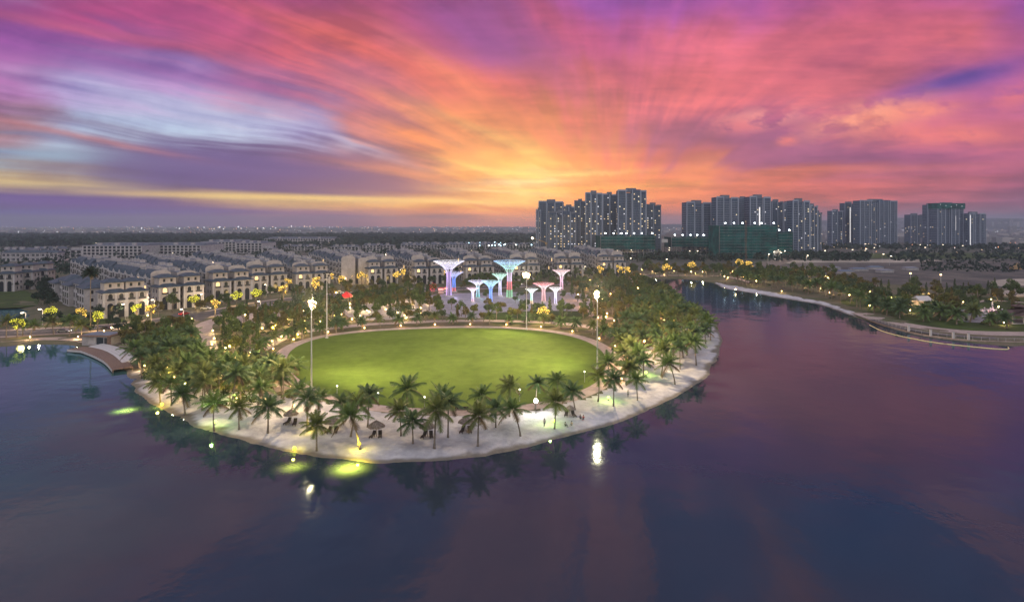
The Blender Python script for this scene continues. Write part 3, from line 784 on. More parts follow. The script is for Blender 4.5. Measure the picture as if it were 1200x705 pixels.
# villa group by the tall palm: two villas and a lower slate roofed row behind
def long_house(loc, rz, L, D_, H_, label, floors=3, group=None):
    t = thing('row_building', label, 'building', loc, rz, None, group)
    w = MB(); w.box(0, L, 0, D_, -.5, H_, 0); w.box(-.1, L+.1, -.2, 0, H_-.4, H_-.05, 1); link('wall', w.mesh('wall', [M_WALL, M_TRIM]), t)
    r = MB(); r.hip(-.7, L+.7, -.7, D_+.7, H_, H_+3.0, .42); link('roof', r.mesh('roof', [M_SLATE]), t)
    k = max(2, int(L/4.2))
    for f in range(floors):
        for i in range(k):
            if L/k*(i+.5) > 0: link('window', PU['win2'], t, (L/k*(i+.5), 0, .9 + f*H_/floors))
    for f in range(floors):
        for s in (-1, 1):
            link('window', PV['sidewin'], t, (0, D_*(.5+.25*s), 1.0 + f*H_/floors), -math.pi/2); link('window', PV['sidewin'], t, (L, D_*(.5+.25*s), 1.0 + f*H_/floors), math.pi/2)
    return t
p = gnd(121,373.5); q = gnd(146,371)
ang_ = math.atan2(q[1]-p[1], q[0]-p[0])
villa((p[0], p[1], .6), ang_, 'cream arcaded villa right behind the tall slender palm'); villa((q[0], q[1], .6), ang_, 'cream arcaded villa with a yellow lit tree before its arches')
p = gnd(101,366); q = gnd(62,350); L_ = math.hypot(p[0]-q[0], p[1]-q[1])
for i in range(5):
    u0 = i/5; sd = (1.6, -.4, 1.0, -.8, .6)[i]; th_ = math.atan2(p[1]-q[1], p[0]-q[0])
    long_house((q[0]+(p[0]-q[0])*u0 - math.sin(th_)*-sd, q[1]+(p[1]-q[1])*u0 + math.cos(th_)*-sd, .6), th_, L_/5-.7, 12 - i % 2 * 2, (9.5, 11.5, 10.2, 12.0, 11.0)[i], f'pale blue slate roofed house, {ordinal(4-i)} in the row running back from the tall palm', 3, 'houses running back from the tall palm')
for i, (x, y, n_) in enumerate(((-4,342,'furthest from the tall palm'),(18,339.5,'with warm lit ground floor'),(36,337,'next to the bare dark field'))):
    p = gnd(x, y); villa((p[0], p[1], .6), math.radians(14), f'pale villa above the grass bank, {n_}', 'villas above the grass bank', i == 1)
for i in range(5):
    p = gnd(2 + i*11.5, 306)
    long_house((p[0], p[1], .6), math.radians(8), 17.5, 12, 9.5, f'{ordinal(i)} small pale house in the row along the far street by the field', 2, 'small pale houses on the far street')

# long flat roofed shop terraces
def shop_terrace(x0, x1, yb, yt, depth, label, rz=0.0, cols=None, fl=4):
    d = perm(yb); p = gnd(x0, yb); L = (x1-x0)*d; H_ = (yb-yt)*d
    t = thing('shop_terrace', label, 'terrace', (p[0], p[1], .6), rz)
    w = MB(); w.box(0, L, 0, depth, -.5, H_, 0)
    cols = cols or int(L/5)
    for i in range(cols+1): w.box(L*i/cols-.35, L*i/cols+.35, -.5, 0, -.5, H_-.5, 1)
    for f in range(fl+1): w.box(0, L, -.45, 0, H_*f/fl*.97, H_*f/fl*.97+.45, 1)
    link('wall', w.mesh('wall', [M_WALL, M_TRIM]), t)
    g = MB()
    for i in range(cols):
        for f in range(fl):
            g.box(L*(i+.2)/cols, L*(i+.8)/cols, -.05, .02, H_*(f+.2)/fl, H_*(f+.86)/fl)
    o = link('window_glass', g.mesh('window_glass', [M_GLASS]), t)
    r = MB(); r.box(-.3, L+.3, -.6, depth+.3, H_, H_+.5)
    for i in range(cols//2): r.box(L*(2*i+.3)/cols, L*(2*i+1.5)/cols, depth*.3, depth*.8, H_+.5, H_+2.6)
    link('roof', r.mesh('roof', [M_FLAT]), t)
    for s in range(3):
        b = MB(); b.box(-2, 2, -2, 2, 0, 3.0); link('stair_head', b.mesh('stair_head', [M_WALL]), t, (L*(.2+.3*s), depth*.15, H_+.5))
    return t
shop_terrace(97, 166, 303, 288, 60, 'widest pale flat roofed shop terrace, half behind the tall palm')
shop_terrace(168, 235, 301, 287.5, 60, 'pale flat roofed shop terrace adjoining the widest one')
shop_terrace(82, 96, 302, 293, 20, 'low pale annex at the end of the widest shop terrace', fl=2)
shop_terrace(235, 276, 294.5, 283.5, 70, 'pale four storey shop terrace nearer the forest')
shop_terrace(277, 307, 296.5, 285, 50, 'short pale shop terrace beside the four storey one')
shop_terrace(310, 388, 287, 279.5, 60, 'most distant pale shop terrace against the dark forest', fl=3)
shop_terrace(308, 320, 297.5, 291, 16, 'tiny white block behind the slate terraces', fl=2)
shop_terrace(388, 420, 295.5, 289, 14, 'small grey terrace before the forest edge', fl=2)
shop_terrace(425, 461, 295, 287.5, 14, 'small pale terrace with a taller corner before the forest', fl=3)
farh = [(470,500,292.5,287.2),(505,545,292,286.6),(548,590,291.5,286.6),(594,634,291,286.2),(470,520,289.6,285.6),(524,580,289,285.2),(330,372,293.5,288.6),(0,30,299,292.5),(34,70,297,291.5),(636,690,293.5,288.4)]
for i, (a, b, c, d) in enumerate(farh):
    shop_terrace(a, b, c, d, 22, 'distant grey terrace among the rooftops before the forest', fl=3)['group'] = 'distant grey terraces'

# ------------------------------------------------------------------ towers
M_TGLASS = mat('tower_glass', (.055,.085,.125), .25, .5, var=.2, vscale=.15)
M_TWALL = mat('tower_wall', (.065,.095,.145), .8, .2, var=.08, vscale=.1)
M_TPALE = mat('tower_fin', (.27,.31,.38), .8, .2)
M_TGREY = mat('tower_grey', (.14,.16,.195), .8, .2, var=.1, vscale=.1)
LITS = [glow('lit_warm', (1.0,.70,.38), .85), glow('lit_yellow', (1.0,.80,.48), 1.25), glow('lit_white', (.9,.92,1.0), .85)]
LITM = []
for m_ in LITS:
    b = MB(); b.box(-.62, .62, -.12, .05, .1, 1.3); LITM.append(b.mesh('window', [m_]))
GREEN = mat('green_net', (.005,.075,.066), .8, .2, var=.5, vscale=.10)
M_CHAN = glow('stair_light', (1.0,.95,.9), .9)

def tower(x0, x1, yt, yb, label, rz=0.0, bays=None, lit=40, pale=True, cap=None, stair=None, depth=None):
    d = perm(yb); p = gnd((x0+x1)/2, yb); L = (x1-x0)*d; H_ = EYE + (HOR-yt)*p[1]/FOC - .6
    D_ = depth or min(18, max(12, L*.5))
    t = thing('apartment_tower', label, 'apartment tower', (p[0], p[1], .6), math.radians(rz))
    bays = bays or [(0,.34,0.0,0),(.34,.66,2.2,-2),(.66,1,0.6,-1)]
    fl = max(12, int(H_/3.1)); fh = H_/fl
    w, sl, gl = MB(), MB(), MB()
    cells = []
    for bi, (a, b, back, dz) in enumerate(bays):
        xa, xb = -L/2+L*a, -L/2+L*b; hb_ = H_+dz; nf = int(hb_/fh)
        w.box(xa, xb, back, D_, -.5, hb_, 0)
        if xa > -L/2+.1: pass
        n = max(2, int((xb-xa)/4.2)); cw = (xb-xa)/n
        for f in range(1, nf):
            sl.box(xa+.1, xb-.1, back-.55, back+.01, f*fh-.16, f*fh+.16+.5*(f % 1))
            sl.box(xa-.4 if bi == 0 else xa, xa, back+.2, D_-.2, f*fh-.16, f*fh+.16) if bi == 0 else None
            sl.box(xb, xb+.4, back+.2, D_-.2, f*fh-.16, f*fh+.16) if bi == len(bays)-1 else None
        for i in range(n):
            for f in range(1, nf-1):
                gl.face([(xa+cw*(i+.16),back-.03,f*fh+.5),(xa+cw*(i+.84),back-.03,f*fh+.5),(xa+cw*(i+.84),back-.03,f*fh+fh-.35),(xa+cw*(i+.16),back-.03,f*fh+fh-.35)])
                cells.append((xa+cw*(i+.5), back-.06, f*fh+.75, 0.0))
        for i in range(n+1):
            if i in (0, n) or i % 2 == 0:
                fb = MB(); wd = .55 if pale and i in (0, n) else .3
                fb.box(-wd, wd, -.9, .02, 0, hb_-.4); link('fin', fb.mesh('fin', [M_TPALE if pale or i in (0, n) else M_TGREY]), t, (max(xa+wd, min(xb-wd, xa+cw*i)), back, 0))
    nd = max(2, int(D_/5))
    for f in range(1, fl-2):
        for i in range(nd):
            y = 3 + (D_-5)*(i+.5)/nd
            for s, x in ((-1, -L/2-.03), (1, L/2+.03)):
                q = [(x,y-1.2,f*fh+.5),(x,y+1.2,f*fh+.5),(x,y+1.2,f*fh+fh-.4),(x,y-1.2,f*fh+fh-.4)]
                gl.face(q if s > 0 else q[::-1])
            if p[0]*1.0 > 0: cells.append((-L/2-.08, y, f*fh+.75, -math.pi/2))
            else: cells.append((L/2+.08, y, f*fh+.75, math.pi/2))
    link('wall', w.mesh('wall', [M_TWALL]), t)
    link('balcony_slab', sl.mesh('balcony_slab', [M_TPALE if pale and x0 > 800 else M_TGREY]), t)
    link('window_glass', gl.mesh('window_glass', [M_TGLASS]), t)['kind'] = 'stuff'
    c = MB(); c.box(-L*.18, L*.16, D_*.3, D_*.7, H_-2.1, H_+3.2); link('plant_room', c.mesh('plant_room', [M_TGREY]), t)
    pr = MB()
    pr.box(-L/2, -L/2+L*.34, -.3, 0, H_-.9, H_+1.0); pr.box(L/2-L*.34, L/2, .3, .6, H_-1.9, H_+.2)
    link('parapet', pr.mesh('parapet', [M_TPALE if pale else M_TGREY]), t)
    for k in random.sample(range(len(cells)), min(int(lit*(.9 if x0 < 800 else .65)), len(cells))):
        x, y, z, r = cells[k]; link('window', random.choice([LITM[0], LITM[0], LITM[1], LITM[2]]), t, (x, y, z), r)
    if cap:
        g = MB(); g.box(-L/2-.8, L/2+.8, -1.6, D_+.6, H_-9, H_+1.5); link('green_netting', g.mesh('green_netting', [GREEN]), t)
        for k in range(5):
            b = MB(); b.box(-.6, .6, -.5, 0, 0, .9); link('work_light', b.mesh('work_light', [LITS[2]]), t, (L*(-.42+.2*k), -1.7, H_-1.5-(k*37 % 5)))
    if stair:
        for sx, z0, z1 in stair:
            b = MB(); b.box(-.7, .7, -.3, .1, 0, (z1-z0)*H_); link('stair_light', b.mesh('stair_light', [M_CHAN]), t, (L*sx, -.75, z0*H_))
    return t
B2 = [(0,.5,0,0),(.5,1,2.5,-1)]
B4 = [(0,.3,0,0),(.3,.5,2.5,-3),(.5,.8,-.5,1),(.8,1,1.5,-1.5)]
tower(628,634,246,299,'narrowest tower edge at the rim of the dense lit cluster',-6,B2,16)
tower(631,660,236,297,'tall blue grey tower at the end of the dense lit cluster',-8,None,46)
tower(657,676,242,294,'tower half hidden between two others in the dense lit cluster',-8,B2,24)
tower(643,675,248.5,302,'shorter front tower densely dotted with lit windows',-8,B4,80,False)
tower(673,687,235.5,298,'slim dark tower squeezed beside the twin wing tower',-6,B2,40,False)
tower(686,706,226,301,'twin wing tower with the wider pale stripe',-6,None,40)
tower(706.3,723,227.5,299,'slightly lower second wing of the twin tower',-4,B2,26)
tower(724,757.5,223,301,'tallest tower of the skyline above the green netted site',-4,B4,60)
tower(757,775,240,299,'lower dark tower right beside the tallest tower',-3,B2,36,False)
tower(804,834,237,298,'lone pale tower standing apart past the gap',4,None,14)
tower(833,842,247,295,'thin tower peeping out behind the lone pale tower',4,B2,10)
tower(839,866,231,299,'first wing of the wide slab tower above the teal netting',5,None,10)
tower(865,880,232.5,296,'recessed middle wing of the wide slab tower',5,B2,8,False)
tower(878,904,230.5,299,'wing of the wide slab tower with bright stair light',5,None,10,True,None,[(-.05,.42,.82)])
tower(904,919,236,296,'grey tower just past the wide slab tower',6,B2,16,False)
tower(918,931,238,294,'dark tower with orange lit floors behind the corner tower',6,B2,26,False)
tower(928,950,235,300,'pale corner tower beside the lit avenue',7,None,22)
tower(949,959.5,241,298,'narrow yellowish tower beside the lit avenue',7,B2,30)
tower(958,964,249,296,'thinnest dark tower at the avenue end',7,B2,4,False)
tower(974,989.5,247,288.5,'short slim tower beginning the three tower group by the field',9,B2,18)
tower(989,1006,238,288,'middle tower with a lit stair in the three tower group',9,B2,26,False,None,[(-.1,.08,.9)])
tower(1005,1055,235,289,'widest pale tower in the three tower group by the field',9,B4,30)
tower(1066,1084,251.5,285,'small squat tower with an orange lit deck',10,B2,22,False,None)
tower(1086,1097,240,287,'grey side wing of the green crowned tower',11,B2,5)
tower(1095.5,1133,239,289,'tower crowned with green construction netting',11,B4,14,True,True,[(.16,.38,.72)])
tower(1133.5,1158,250,289,'last lower tower beside the green crowned one',12,None,14,True,None,[(-.46,.05,.95)])

# buildings under construction
M_FLOOD = glow('work_flood', (.85,.95,1.0), 14.0)
def site(x0, x1, yt, yb, label, netfrom=0.0, lights=6, floors=None, rz=0.0):
    d = perm(yb); p = gnd(x0, yb); L = (x1-x0)*d; H_ = EYE + (HOR-yt)*p[1]/FOC - .6; D_ = min(34, L*.5)
    t = thing('construction_building', label, 'building site', (p[0], p[1], .6), math.radians(rz))
    floors = floors or max(4, int(H_/3.4)); fr = MB(); k = max(4, int(L/6))
    for f in range(floors+1): fr.box(0, L, 0, D_, H_*f/floors-.2, H_*f/floors+.15)
    for i in range(k+1):
        for y in (.2, D_/2, D_-.6): fr.box(L*i/k-.35, L*i/k+.35, y, y+.6, -.5, H_)
    link('concrete_frame', fr.mesh('concrete_frame', [M_CONC]), t)
    g = MB(); z0 = netfrom*H_
    nx_ = max(3, int(L/9))
    for i in range(nx_):
        o_ = .25*(i % 2)
        for f in range(floors):
            if H_*(f+.5)/floors < z0: continue
            o2 = o_ + .12*((i*3+f*5) % 4); g.box(L*i/nx_+.05, L*(i+1)/nx_-.05, -1.3-o2, -1.1-o2, H_*f/floors+.25*((i+f) % 3 == 0), H_*(f+.9)/floors)
        g.box(L*i/nx_, L*(i+1)/nx_, -1.3-o_, -1.1-o_, H_, H_+1.2+.8*((i*7) % 3)/2)
    g.box(-1.2, -1.0, -1.1, D_+1, z0, H_+1.4); g.box(L+1.0, L+1.2, -1.1, D_+1, z0, H_+1.4)
    link('green_netting', g.mesh('green_netting', [GREEN]), t)
    sc_ = MB()
    for i in range(nx_*2+1): sc_.box(L*i/(nx_*2)-.08, L*i/(nx_*2)+.08, -1.75, -1.6, -.5, H_+2)
    for f in range(floors+1): sc_.box(0, L, -1.75, -1.62, H_*f/floors, H_*f/floors+.12)
    link('scaffold', sc_.mesh('scaffold', [M_TGREY]), t)
    for i in range(lights):
        b = MB(); b.tube([(0,0,0),(0,0,2.6)], .12, 5, 0); b.box(-.75, .75, -.5, .1, 2.3, 3.4, 1)
        link('work_light', b.mesh('work_light', [M_RAIL, M_FLOOD]), t, (L*(i+.5)/lights + random.uniform(-2,2), -1.2, H_+1.5))
    return t
site(704,767,277.5,303,'green netted low building below the tallest tower',.38,7)
site(736,758,274,300,'raised netted core behind the low green building',.3,3)
site(787,844,279,299,'low green netted site before the lone pale tower',.45,7)
site(843,910,265.5,303,'biggest dark teal netted building with a central hoist',0,6)
site(909,928,273.5,302,'small teal netted block beside the billboard',0.1,2)
# hoist mast on the biggest site
p = gnd(873, 304); b = MB()
for z in range(0, 44, 3):
    b.box(-.7,.7,-.7,.7,z,z+.25)
for sx in (-.7,.6):
    for sy in (-.7,.6): b.box(sx,sx+.14,sy,sy+.14,0,44)
tag(link('hoist_mast', b.mesh('hoist_mast', [mat('rust', (.22,.10,.06), .7)]), None, (p[0], p[1]-3, .6)), 'rusty hoist mast up the middle of the biggest netted building', 'hoist')
# luffing crane and site lights by the dense cluster
def crane(x, yb, hpx, jib, label):
    p = gnd(x, yb); d = perm(yb); t = thing('crane', label, 'crane', (p[0], p[1], .6))
    H_ = hpx*d; cm = mat('crane_yellow', (.55,.36,.12), .5)
    b = MB()
    for sx in (-.8,.65):
        for sy in (-.8,.65): b.box(sx,sx+.15,sy,sy+.15,0,H_)
    for z in np.arange(0,H_,2.5): b.box(-.8,.8,-.8,-.7,z,z+.12); b.tube([(-.8,-.75,z),(.8,-.75,min(H_,z+2.5))],.06,4)
    link('mast', b.mesh('mast', [cm]), t)
    b = MB(); b.box(-1.3,1.3,-1.3,1.3,H_,H_+2.2); link('cab', b.mesh('cab', [cm]), t)
    b = MB(); e = Vector((jib[0]*d, 0, jib[1]*d)); a = Vector((0,0,H_+1.5))
    for o_ in ((0,-.6,0),(0,.6,0),(0,0,1.1)): b.tube([a+Vector(o_), a+e+Vector(o_)*.3], .16, 5)
    for k in range(12):
        q0, q1 = a+e*(k/12), a+e*((k+1)/12); b.tube([q0+Vector((0,-.6,0)), q1+Vector((0,0,1.0))], .09, 4)
    link('jib', b.mesh('jib', [cm]), t)
    b = MB(); b.ball((0,0,0),1.3,8,6); link('work_light', b.mesh('work_light', [glow('crane_light',(1.0,.85,.6),14)]), t, tuple(a+e*.95))
    return t
crane(640,299,13,(-17,6),'yellow luffing crane leaning over the blue lit construction yard')
M_SITE = [glow('yard_blue',(.55,.85,1.0),7), glow('yard_white',(1,.95,.85),8)]
lm = []
for m_ in M_SITE:
    b = MB(); b.tube([(0,0,0),(0,0,7)],.12,5,0); b.ball((0,0,7.3),.95,7,5,1); lm.append((b, m_))
ylm = [b.mesh('yard_lamp', [M_RAIL, m_]) for b, m_ in lm]
for i in range(44):
    x = random.uniform(548, 705); y = random.uniform(286.5, 293.5)
    p = gnd(x, y); tag(link('yard_lamp', ylm[0 if random.random() < .6 else 1], None, (p[0], p[1], .6)), 'bright bluish lamp in the construction yard below the dense tower cluster', 'lamp', 'construction yard lamps')
p = gnd(641.5, 292); b = MB(); b.tube([(0,0,0),(0,0,12)],.2,5,0); b.ball((0,0,12.6),2.0,8,6,1)
tag(link('yard_lamp', b.mesh('yard_lamp', [M_RAIL, glow('yard_big',(1.0,.86,.6),16)]), None, (p[0],p[1],.6)), 'largest warm yard lamp directly under the yellow crane', 'lamp')
p = gnd(686, 292); tag(link('yard_lamp', b.mesh('yard_lamp', [M_RAIL, glow('yard_big',(1.0,.86,.6),10)]), None, (p[0],p[1],.6)), 'warm yard lamp at the foot of the twin wing tower', 'lamp')
# sheds of the yard
for i in range(7):
    x = 560 + i*20; p = gnd(x, 290.5); b = MB(); b.box(0, 22, 0, 10, 0, 4.2, 0); b.hip(-.5, 22.5, -.5, 10.5, 4.2, 6.2, .45, .2, 1)
    t = thing('site_shed', f'{ordinal(i)} low blue roofed shed along the lit construction yard, counted from the forest', 'shed', (p[0], p[1], .6), 0, None, 'sheds in the construction yard')
    link('wall', b.mesh('wall', [M_WALL, mat('blue_tin', (.05,.16,.28), .5)]), t)
    c = MB(); c.box(2,4.4,-.08,.02,0,2.4); link('door', c.mesh('door', [M_RAIL]), t)
# billboards
for i, (x, yb, w_, h0, h1, lab) in enumerate(((909,303.5,8,293.5,299.5,'blank pale billboard on a post beside the teal netted block'),(917.5,301,11,285,290.5,'dark wide billboard in front of the teal netted block'),(778,300,7,280,284,'small lit billboard between the green netted sites'))):
    p = gnd(x, yb); d = perm(yb); t = thing('billboard', lab, 'billboard', (p[0], p[1]-4, .6))
    b = MB(); b.tube([(0,0,0),(0,0,(yb-h0)*d)],.35,6); link('post', b.mesh('post', [M_RAIL]), t)
    b = MB(); b.box(-w_*d/2,w_*d/2,-.5,-.3,(yb-h1)*d,(yb-h0)*d); link('panel', b.mesh('panel', [mat('board', (.5,.5,.48) if i != 1 else (.2,.24,.25), .8)]), t)

# ------------------------------------------------------------------ far city: too much to count, kept as one mass each
rng = np.random.RandomState(3)
cityb = MB()
for i in range(2600):
    y = rng.uniform(2300, 8800); x = rng.uniform(-1.05, 1.05)*y*.95
    w_, dd, hh_ = rng.uniform(12, 40), rng.uniform(10, 20), rng.uniform(5, 14) if rng.rand() < .96 or x < 0 else rng.uniform(18, 40)
    z0 = 0.5
    if x > 1100 and 4200 < y < 8300:
        z0 = 60*min(1, max(0, (x-900)/3500.0))
        if y > 6300: continue
    cityb.box(x, x+w_, y, y+dd, 0 if z0 < 1 else z0-30, z0+hh_, int(rng.rand() < .3))
for i in range(420):
    y = rng.uniform(1150, 2300); x = rng.uniform(.42, 1.0)*y
    cityb.box(x, x+rng.uniform(10,30), y, y+12, .5, rng.uniform(6,16), int(rng.rand() < .3))
struct('distant_city', cityb.mesh('distant_city', [mat('city_wall', (.22,.22,.24), .9), mat('city_pale', (.36,.34,.34), .9)]), 'stuff')
cl = [glow('city_warm', (1.0,.7,.42), 2.2), glow('city_white', (.9,.95,1.0), 2.4), glow('city_orange', (1.0,.45,.2), 3.2)]
clb = MB()
def spark(x, y, z, r, m): clb.raw([(x-r,y,z),(x,y,z-r),(x+r,y,z),(x,y,z+r),(x,y-r,z)], [(4,0,1),(4,1,2),(4,2,3),(4,3,0),(0,3,2,1)], m)
for i in range(760):
    y = 2350 + 5400*rng.rand()**1.3; x = rng.uniform(-1, 1)*y*.92; z = rng.uniform(5, 22)
    if x > 1100 and y > 4250: z += 95*min(1, max(0, (x-900)/3500.0))*min(1,(y-4250)/1900.0)
    spark(x, y, z, y/680*rng.uniform(.14,.5)**1.15, rng.choice([0,0,1,1,2]))
for i in range(260):
    y = rng.uniform(800, 2200); x = rng.uniform(.45, .95)*y
    spark(x, y, rng.uniform(3, 9), y/680*rng.uniform(.25,.6), rng.choice([0,0,1,2]))
for i in range(26):
    y = 4200 + 600*rng.rand(); x = -rng.uniform(.30,.66)*y; spark(x, y, rng.uniform(6,30), y/680*rng.uniform(.5,.9), rng.choice([0,1]))
for i in range(14):
    y = 2500; x = -rng.uniform(.60,.88)*y; spark(x, y, 9, rng.uniform(.8,2.2), 1)
struct('distant_lights', clb.mesh('distant_lights', cl), 'stuff')

# ------------------------------------------------------------------ vegetation
M_BARK = mat('bark', (.20,.17,.14), .9, .1, var=.25, vscale=2.0)
M_FROND = [mat('frond', c, .6, .3, var=.35, vscale=.8, trans=.25) for c in ((.080,.132,.036),(.066,.112,.044),(.104,.132,.036))]
M_LEAF = [mat('leaf', c, .7, .2, var=.45, vscale=.7, trans=.2) for c in ((.075,.110,.034),(.105,.115,.028),(.120,.105,.032),(.060,.090,.038))]
M_DARKLEAF = mat('dark_leaf', (.022,.04,.026), .8, .2, var=.4, vscale=.8)
M_DRY = mat('dry_frond', (.16,.115,.06), .8, .1, var=.3, vscale=.8)
UP = Vector((0, 0, 1))

def palm_meshes(seed, H, R, nf, droop, lw, curve):
    r = random.Random(seed)
    tb = MB(); cx, cy_ = r.uniform(-1,1)*curve, r.uniform(-1,1)*curve
    pts = [(cx*(k/6)**2, cy_*(k/6)**2, -.4 + (H+.4)*k/6) for k in range(7)]
    tb.tube(pts, [.30,.20,.17,.155,.145,.14,.16], 7)
    tr = tb.mesh('palm_trunk', [M_BARK], True)
    top = Vector(pts[-1]); cb = MB()
    for i in range(nf):
        az = i*2.39996 + r.uniform(-.25,.25); k = i/(nf-1)
        el = math.radians(78 - 95*k + r.uniform(-8,8)); L = R*(.86+.28*r.random())*(1.0 if k > .15 else .75)
        d = Vector((math.cos(az)*math.cos(el), math.sin(az)*math.cos(el), math.sin(el)))
        p = top.copy(); seg = 9; path = [p.copy()]
        for s in range(seg):
            d = (d - UP*(droop*(.35+.65*s/seg)/seg*(1.1-.3*abs(math.sin(el))))).normalized()
            p = p + d*(L/seg); path.append(p.copy())
        side0 = Vector((-math.sin(az), math.cos(az), 0)); dry = 1 if (k > .9 and r.random() < .6) else 0
        for s in range(seg):
            a, b = path[s], path[s+1]; dd = (b-a).normalized()
            cb.face([a - side0*.05, b - side0*.035, b + side0*.035, a + side0*.05], dry)
            if s == 0: continue
            nl = 3
            for q in range(nl):
                u = (q+.5)/nl; c = a.lerp(b, u); f = (s+u)/seg
                ll = lw*(math.sin(math.pi*min(1, .12+f*.86))**.6)*(.85+.3*r.random())
                for sg in (-1, 1):
                    tip = c + side0*sg*ll*.8 + dd*ll*.45 - UP*ll*(.35+.35*r.random())
                    w_ = dd*.085
                    cb.face([c - w_, c + w_, tip + w_*.25, tip - w_*.25], dry)
    return tr, cb.mesh('palm_crown', [M_FROND[seed % 3], M_DRY])
COCO = [palm_meshes(11+i, h_, r_, 22, d_, 1.05, c_) for i, (h_, r_, d_, c_) in enumerate(((5.6,3.9,1.35,.5),(6.4,4.2,1.5,.9),(4.9,3.7,1.3,.2),(6.9,4.1,1.6,.6),(6.0,4.3,1.25,1.2),(7.6,3.9,1.5,.4)))]
DATE = [palm_meshes(31+i, h_, 2.7, 26, 1.9, .62, .1) for i, h_ in enumerate((3.0, 3.6, 2.6))]
ROYAL = palm_meshes(50, 21.5, 3.4, 44, 1.7, 1.0, .1); ROYAL[1].materials[0] = M_DARKLEAF

def tree_meshes(seed, H, rx, rz_, n, leaf, mi, shape='round', trunk_h=.38):
    r = random.Random(seed); nr = np.random.RandomState(seed)
    tb = MB(); th = H*trunk_h
    tb.tube([(0,0,-.4),(r.uniform(-.1,.1),r.uniform(-.1,.1),th*.6),(r.uniform(-.2,.2),r.uniform(-.2,.2),th),(0,0,H*.72)], [.20,.15,.13,.05], 6)
    cz = H - rz_
    clumps = []
    for i in range(9 if shape == 'round' else 11):
        if shape == 'round':
            a = r.uniform(0, 6.28); e = math.asin(r.uniform(-.5, 1)); q = r.uniform(.5,.86)
            c = Vector((math.cos(a)*math.cos(e)*rx*q, math.sin(a)*math.cos(e)*rx*q, cz + math.sin(e)*rz_*q)); cr = r.uniform(.30,.48)*rx
        else:
            k = i/10; c = Vector((r.uniform(-.35,.35)*rx*(1.1-k), r.uniform(-.35,.35)*rx*(1.1-k), H*(.22+.72*k))); cr = rx*(.75*(1.08-k))
        clumps.append((c, cr))
        if i < 5: tb.tube([(0,0,th*.9), tuple(Vector((0,0,th)).lerp(c,.5)), tuple(c)], [.09,.06,.03], 5)
    tr = tb.mesh('tree_trunk', [M_BARK], True)
    cb = MB(); per = n//len(clumps)
    for c, cr in clumps:
        for j in range(per):
            v = nr.normal(size=3); v /= np.linalg.norm(v); q = cr*(.55+.5*nr.rand())
            p = c + Vector(v)*q; p.z = c.z + (p.z-c.z)*.85
            nrm = (Vector(v)*.7 + Vector(nr.normal(size=3))*.6 + UP*.35).normalized()
            a = nrm.orthogonal().normalized(); a = Matrix.Rotation(nr.rand()*6.28, 3, nrm) @ a; b = nrm.cross(a)
            l = leaf*(.7+.6*nr.rand())
            cb.face([p - a*l, p + b*l*.55, p + a*l, p - b*l*.55], 0)
    return tr, cb.mesh('tree_crown', [M_LEAF[mi] if mi >= 0 else M_DARKLEAF])
BROAD = [tree_meshes(100+i, h_, rx, rz_, 760, .36, mi) for i, (h_, rx, rz_, mi) in enumerate(((6.6,2.7,2.3,0),(7.4,2.5,2.8,1),(5.6,2.5,1.9,2),(8.2,3.0,2.9,0),(6.2,3.1,2.0,3),(7.0,2.2,2.7,2)))]
SLIM = [tree_meshes(130+i, h_, rx, 3.0, 620, .30, mi, 'slim') for i, (h_, rx, mi) in enumerate(((8.6,1.5,0),(7.6,1.3,2),(9.4,1.6,3)))]
DARK = [tree_meshes(150+i, h_, rx, 3.2, 760, .36, -1, 'round', .25) for i, (h_, rx) in enumerate(((8.0,2.9),(9.0,3.2)))]
def bush_mesh(seed, R, n, leaf, mi):
    nr = np.random.RandomState(seed); cb = MB()
    for j in range(n):
        v = nr.normal(size=3); v[2] = abs(v[2]); v /= np.linalg.norm(v); lobe = 1+.25*math.sin(5*math.atan2(v[1],v[0])+seed)
        p = Vector(v)*R*lobe*(.75+.3*nr.rand()); p.z *= .8
        nrm = (Vector(v) + Vector(nr.normal(size=3))*.6).normalized(); a = nrm.orthogonal().normalized(); a = Matrix.Rotation(nr.rand()*6.28,3,nrm) @ a; b = nrm.cross(a); l = leaf*(.7+.6*nr.rand())
        cb.face([p-a*l, p+b*l*.6, p+a*l, p-b*l*.6], 0)
    return cb.mesh('bush', [M_LEAF[mi]])
BUSH = [bush_mesh(170+i, 1.0, 150, .22, mi) for i, mi in enumerate((0,1,3))]

KIND_N = {}
def plant(name, meshes, label, cat, x, y, s=1.0, group=None, z=.6):
    KIND_N[name] = KIND_N.get(name, 0) + 1
    t = thing(name, label, cat, (x, y, z), random.uniform(0, 6.28), s*random.uniform(.84, 1.16), group)
    if 'palm' in name and name != 'royal_palm': t.rotation_euler = (random.gauss(0, .07), random.gauss(0, .07), t.rotation_euler[2])
    link('trunk', meshes[0], t); link('crown', meshes[1], t)
    return t
def ground_z(x, y):
    i = int(round((y-gy[0])/STEP)); j = int(round((x-gx[0])/STEP))
    return float(Z[i, j]) if 0 <= i < ny and 0 <= j < nx else .6

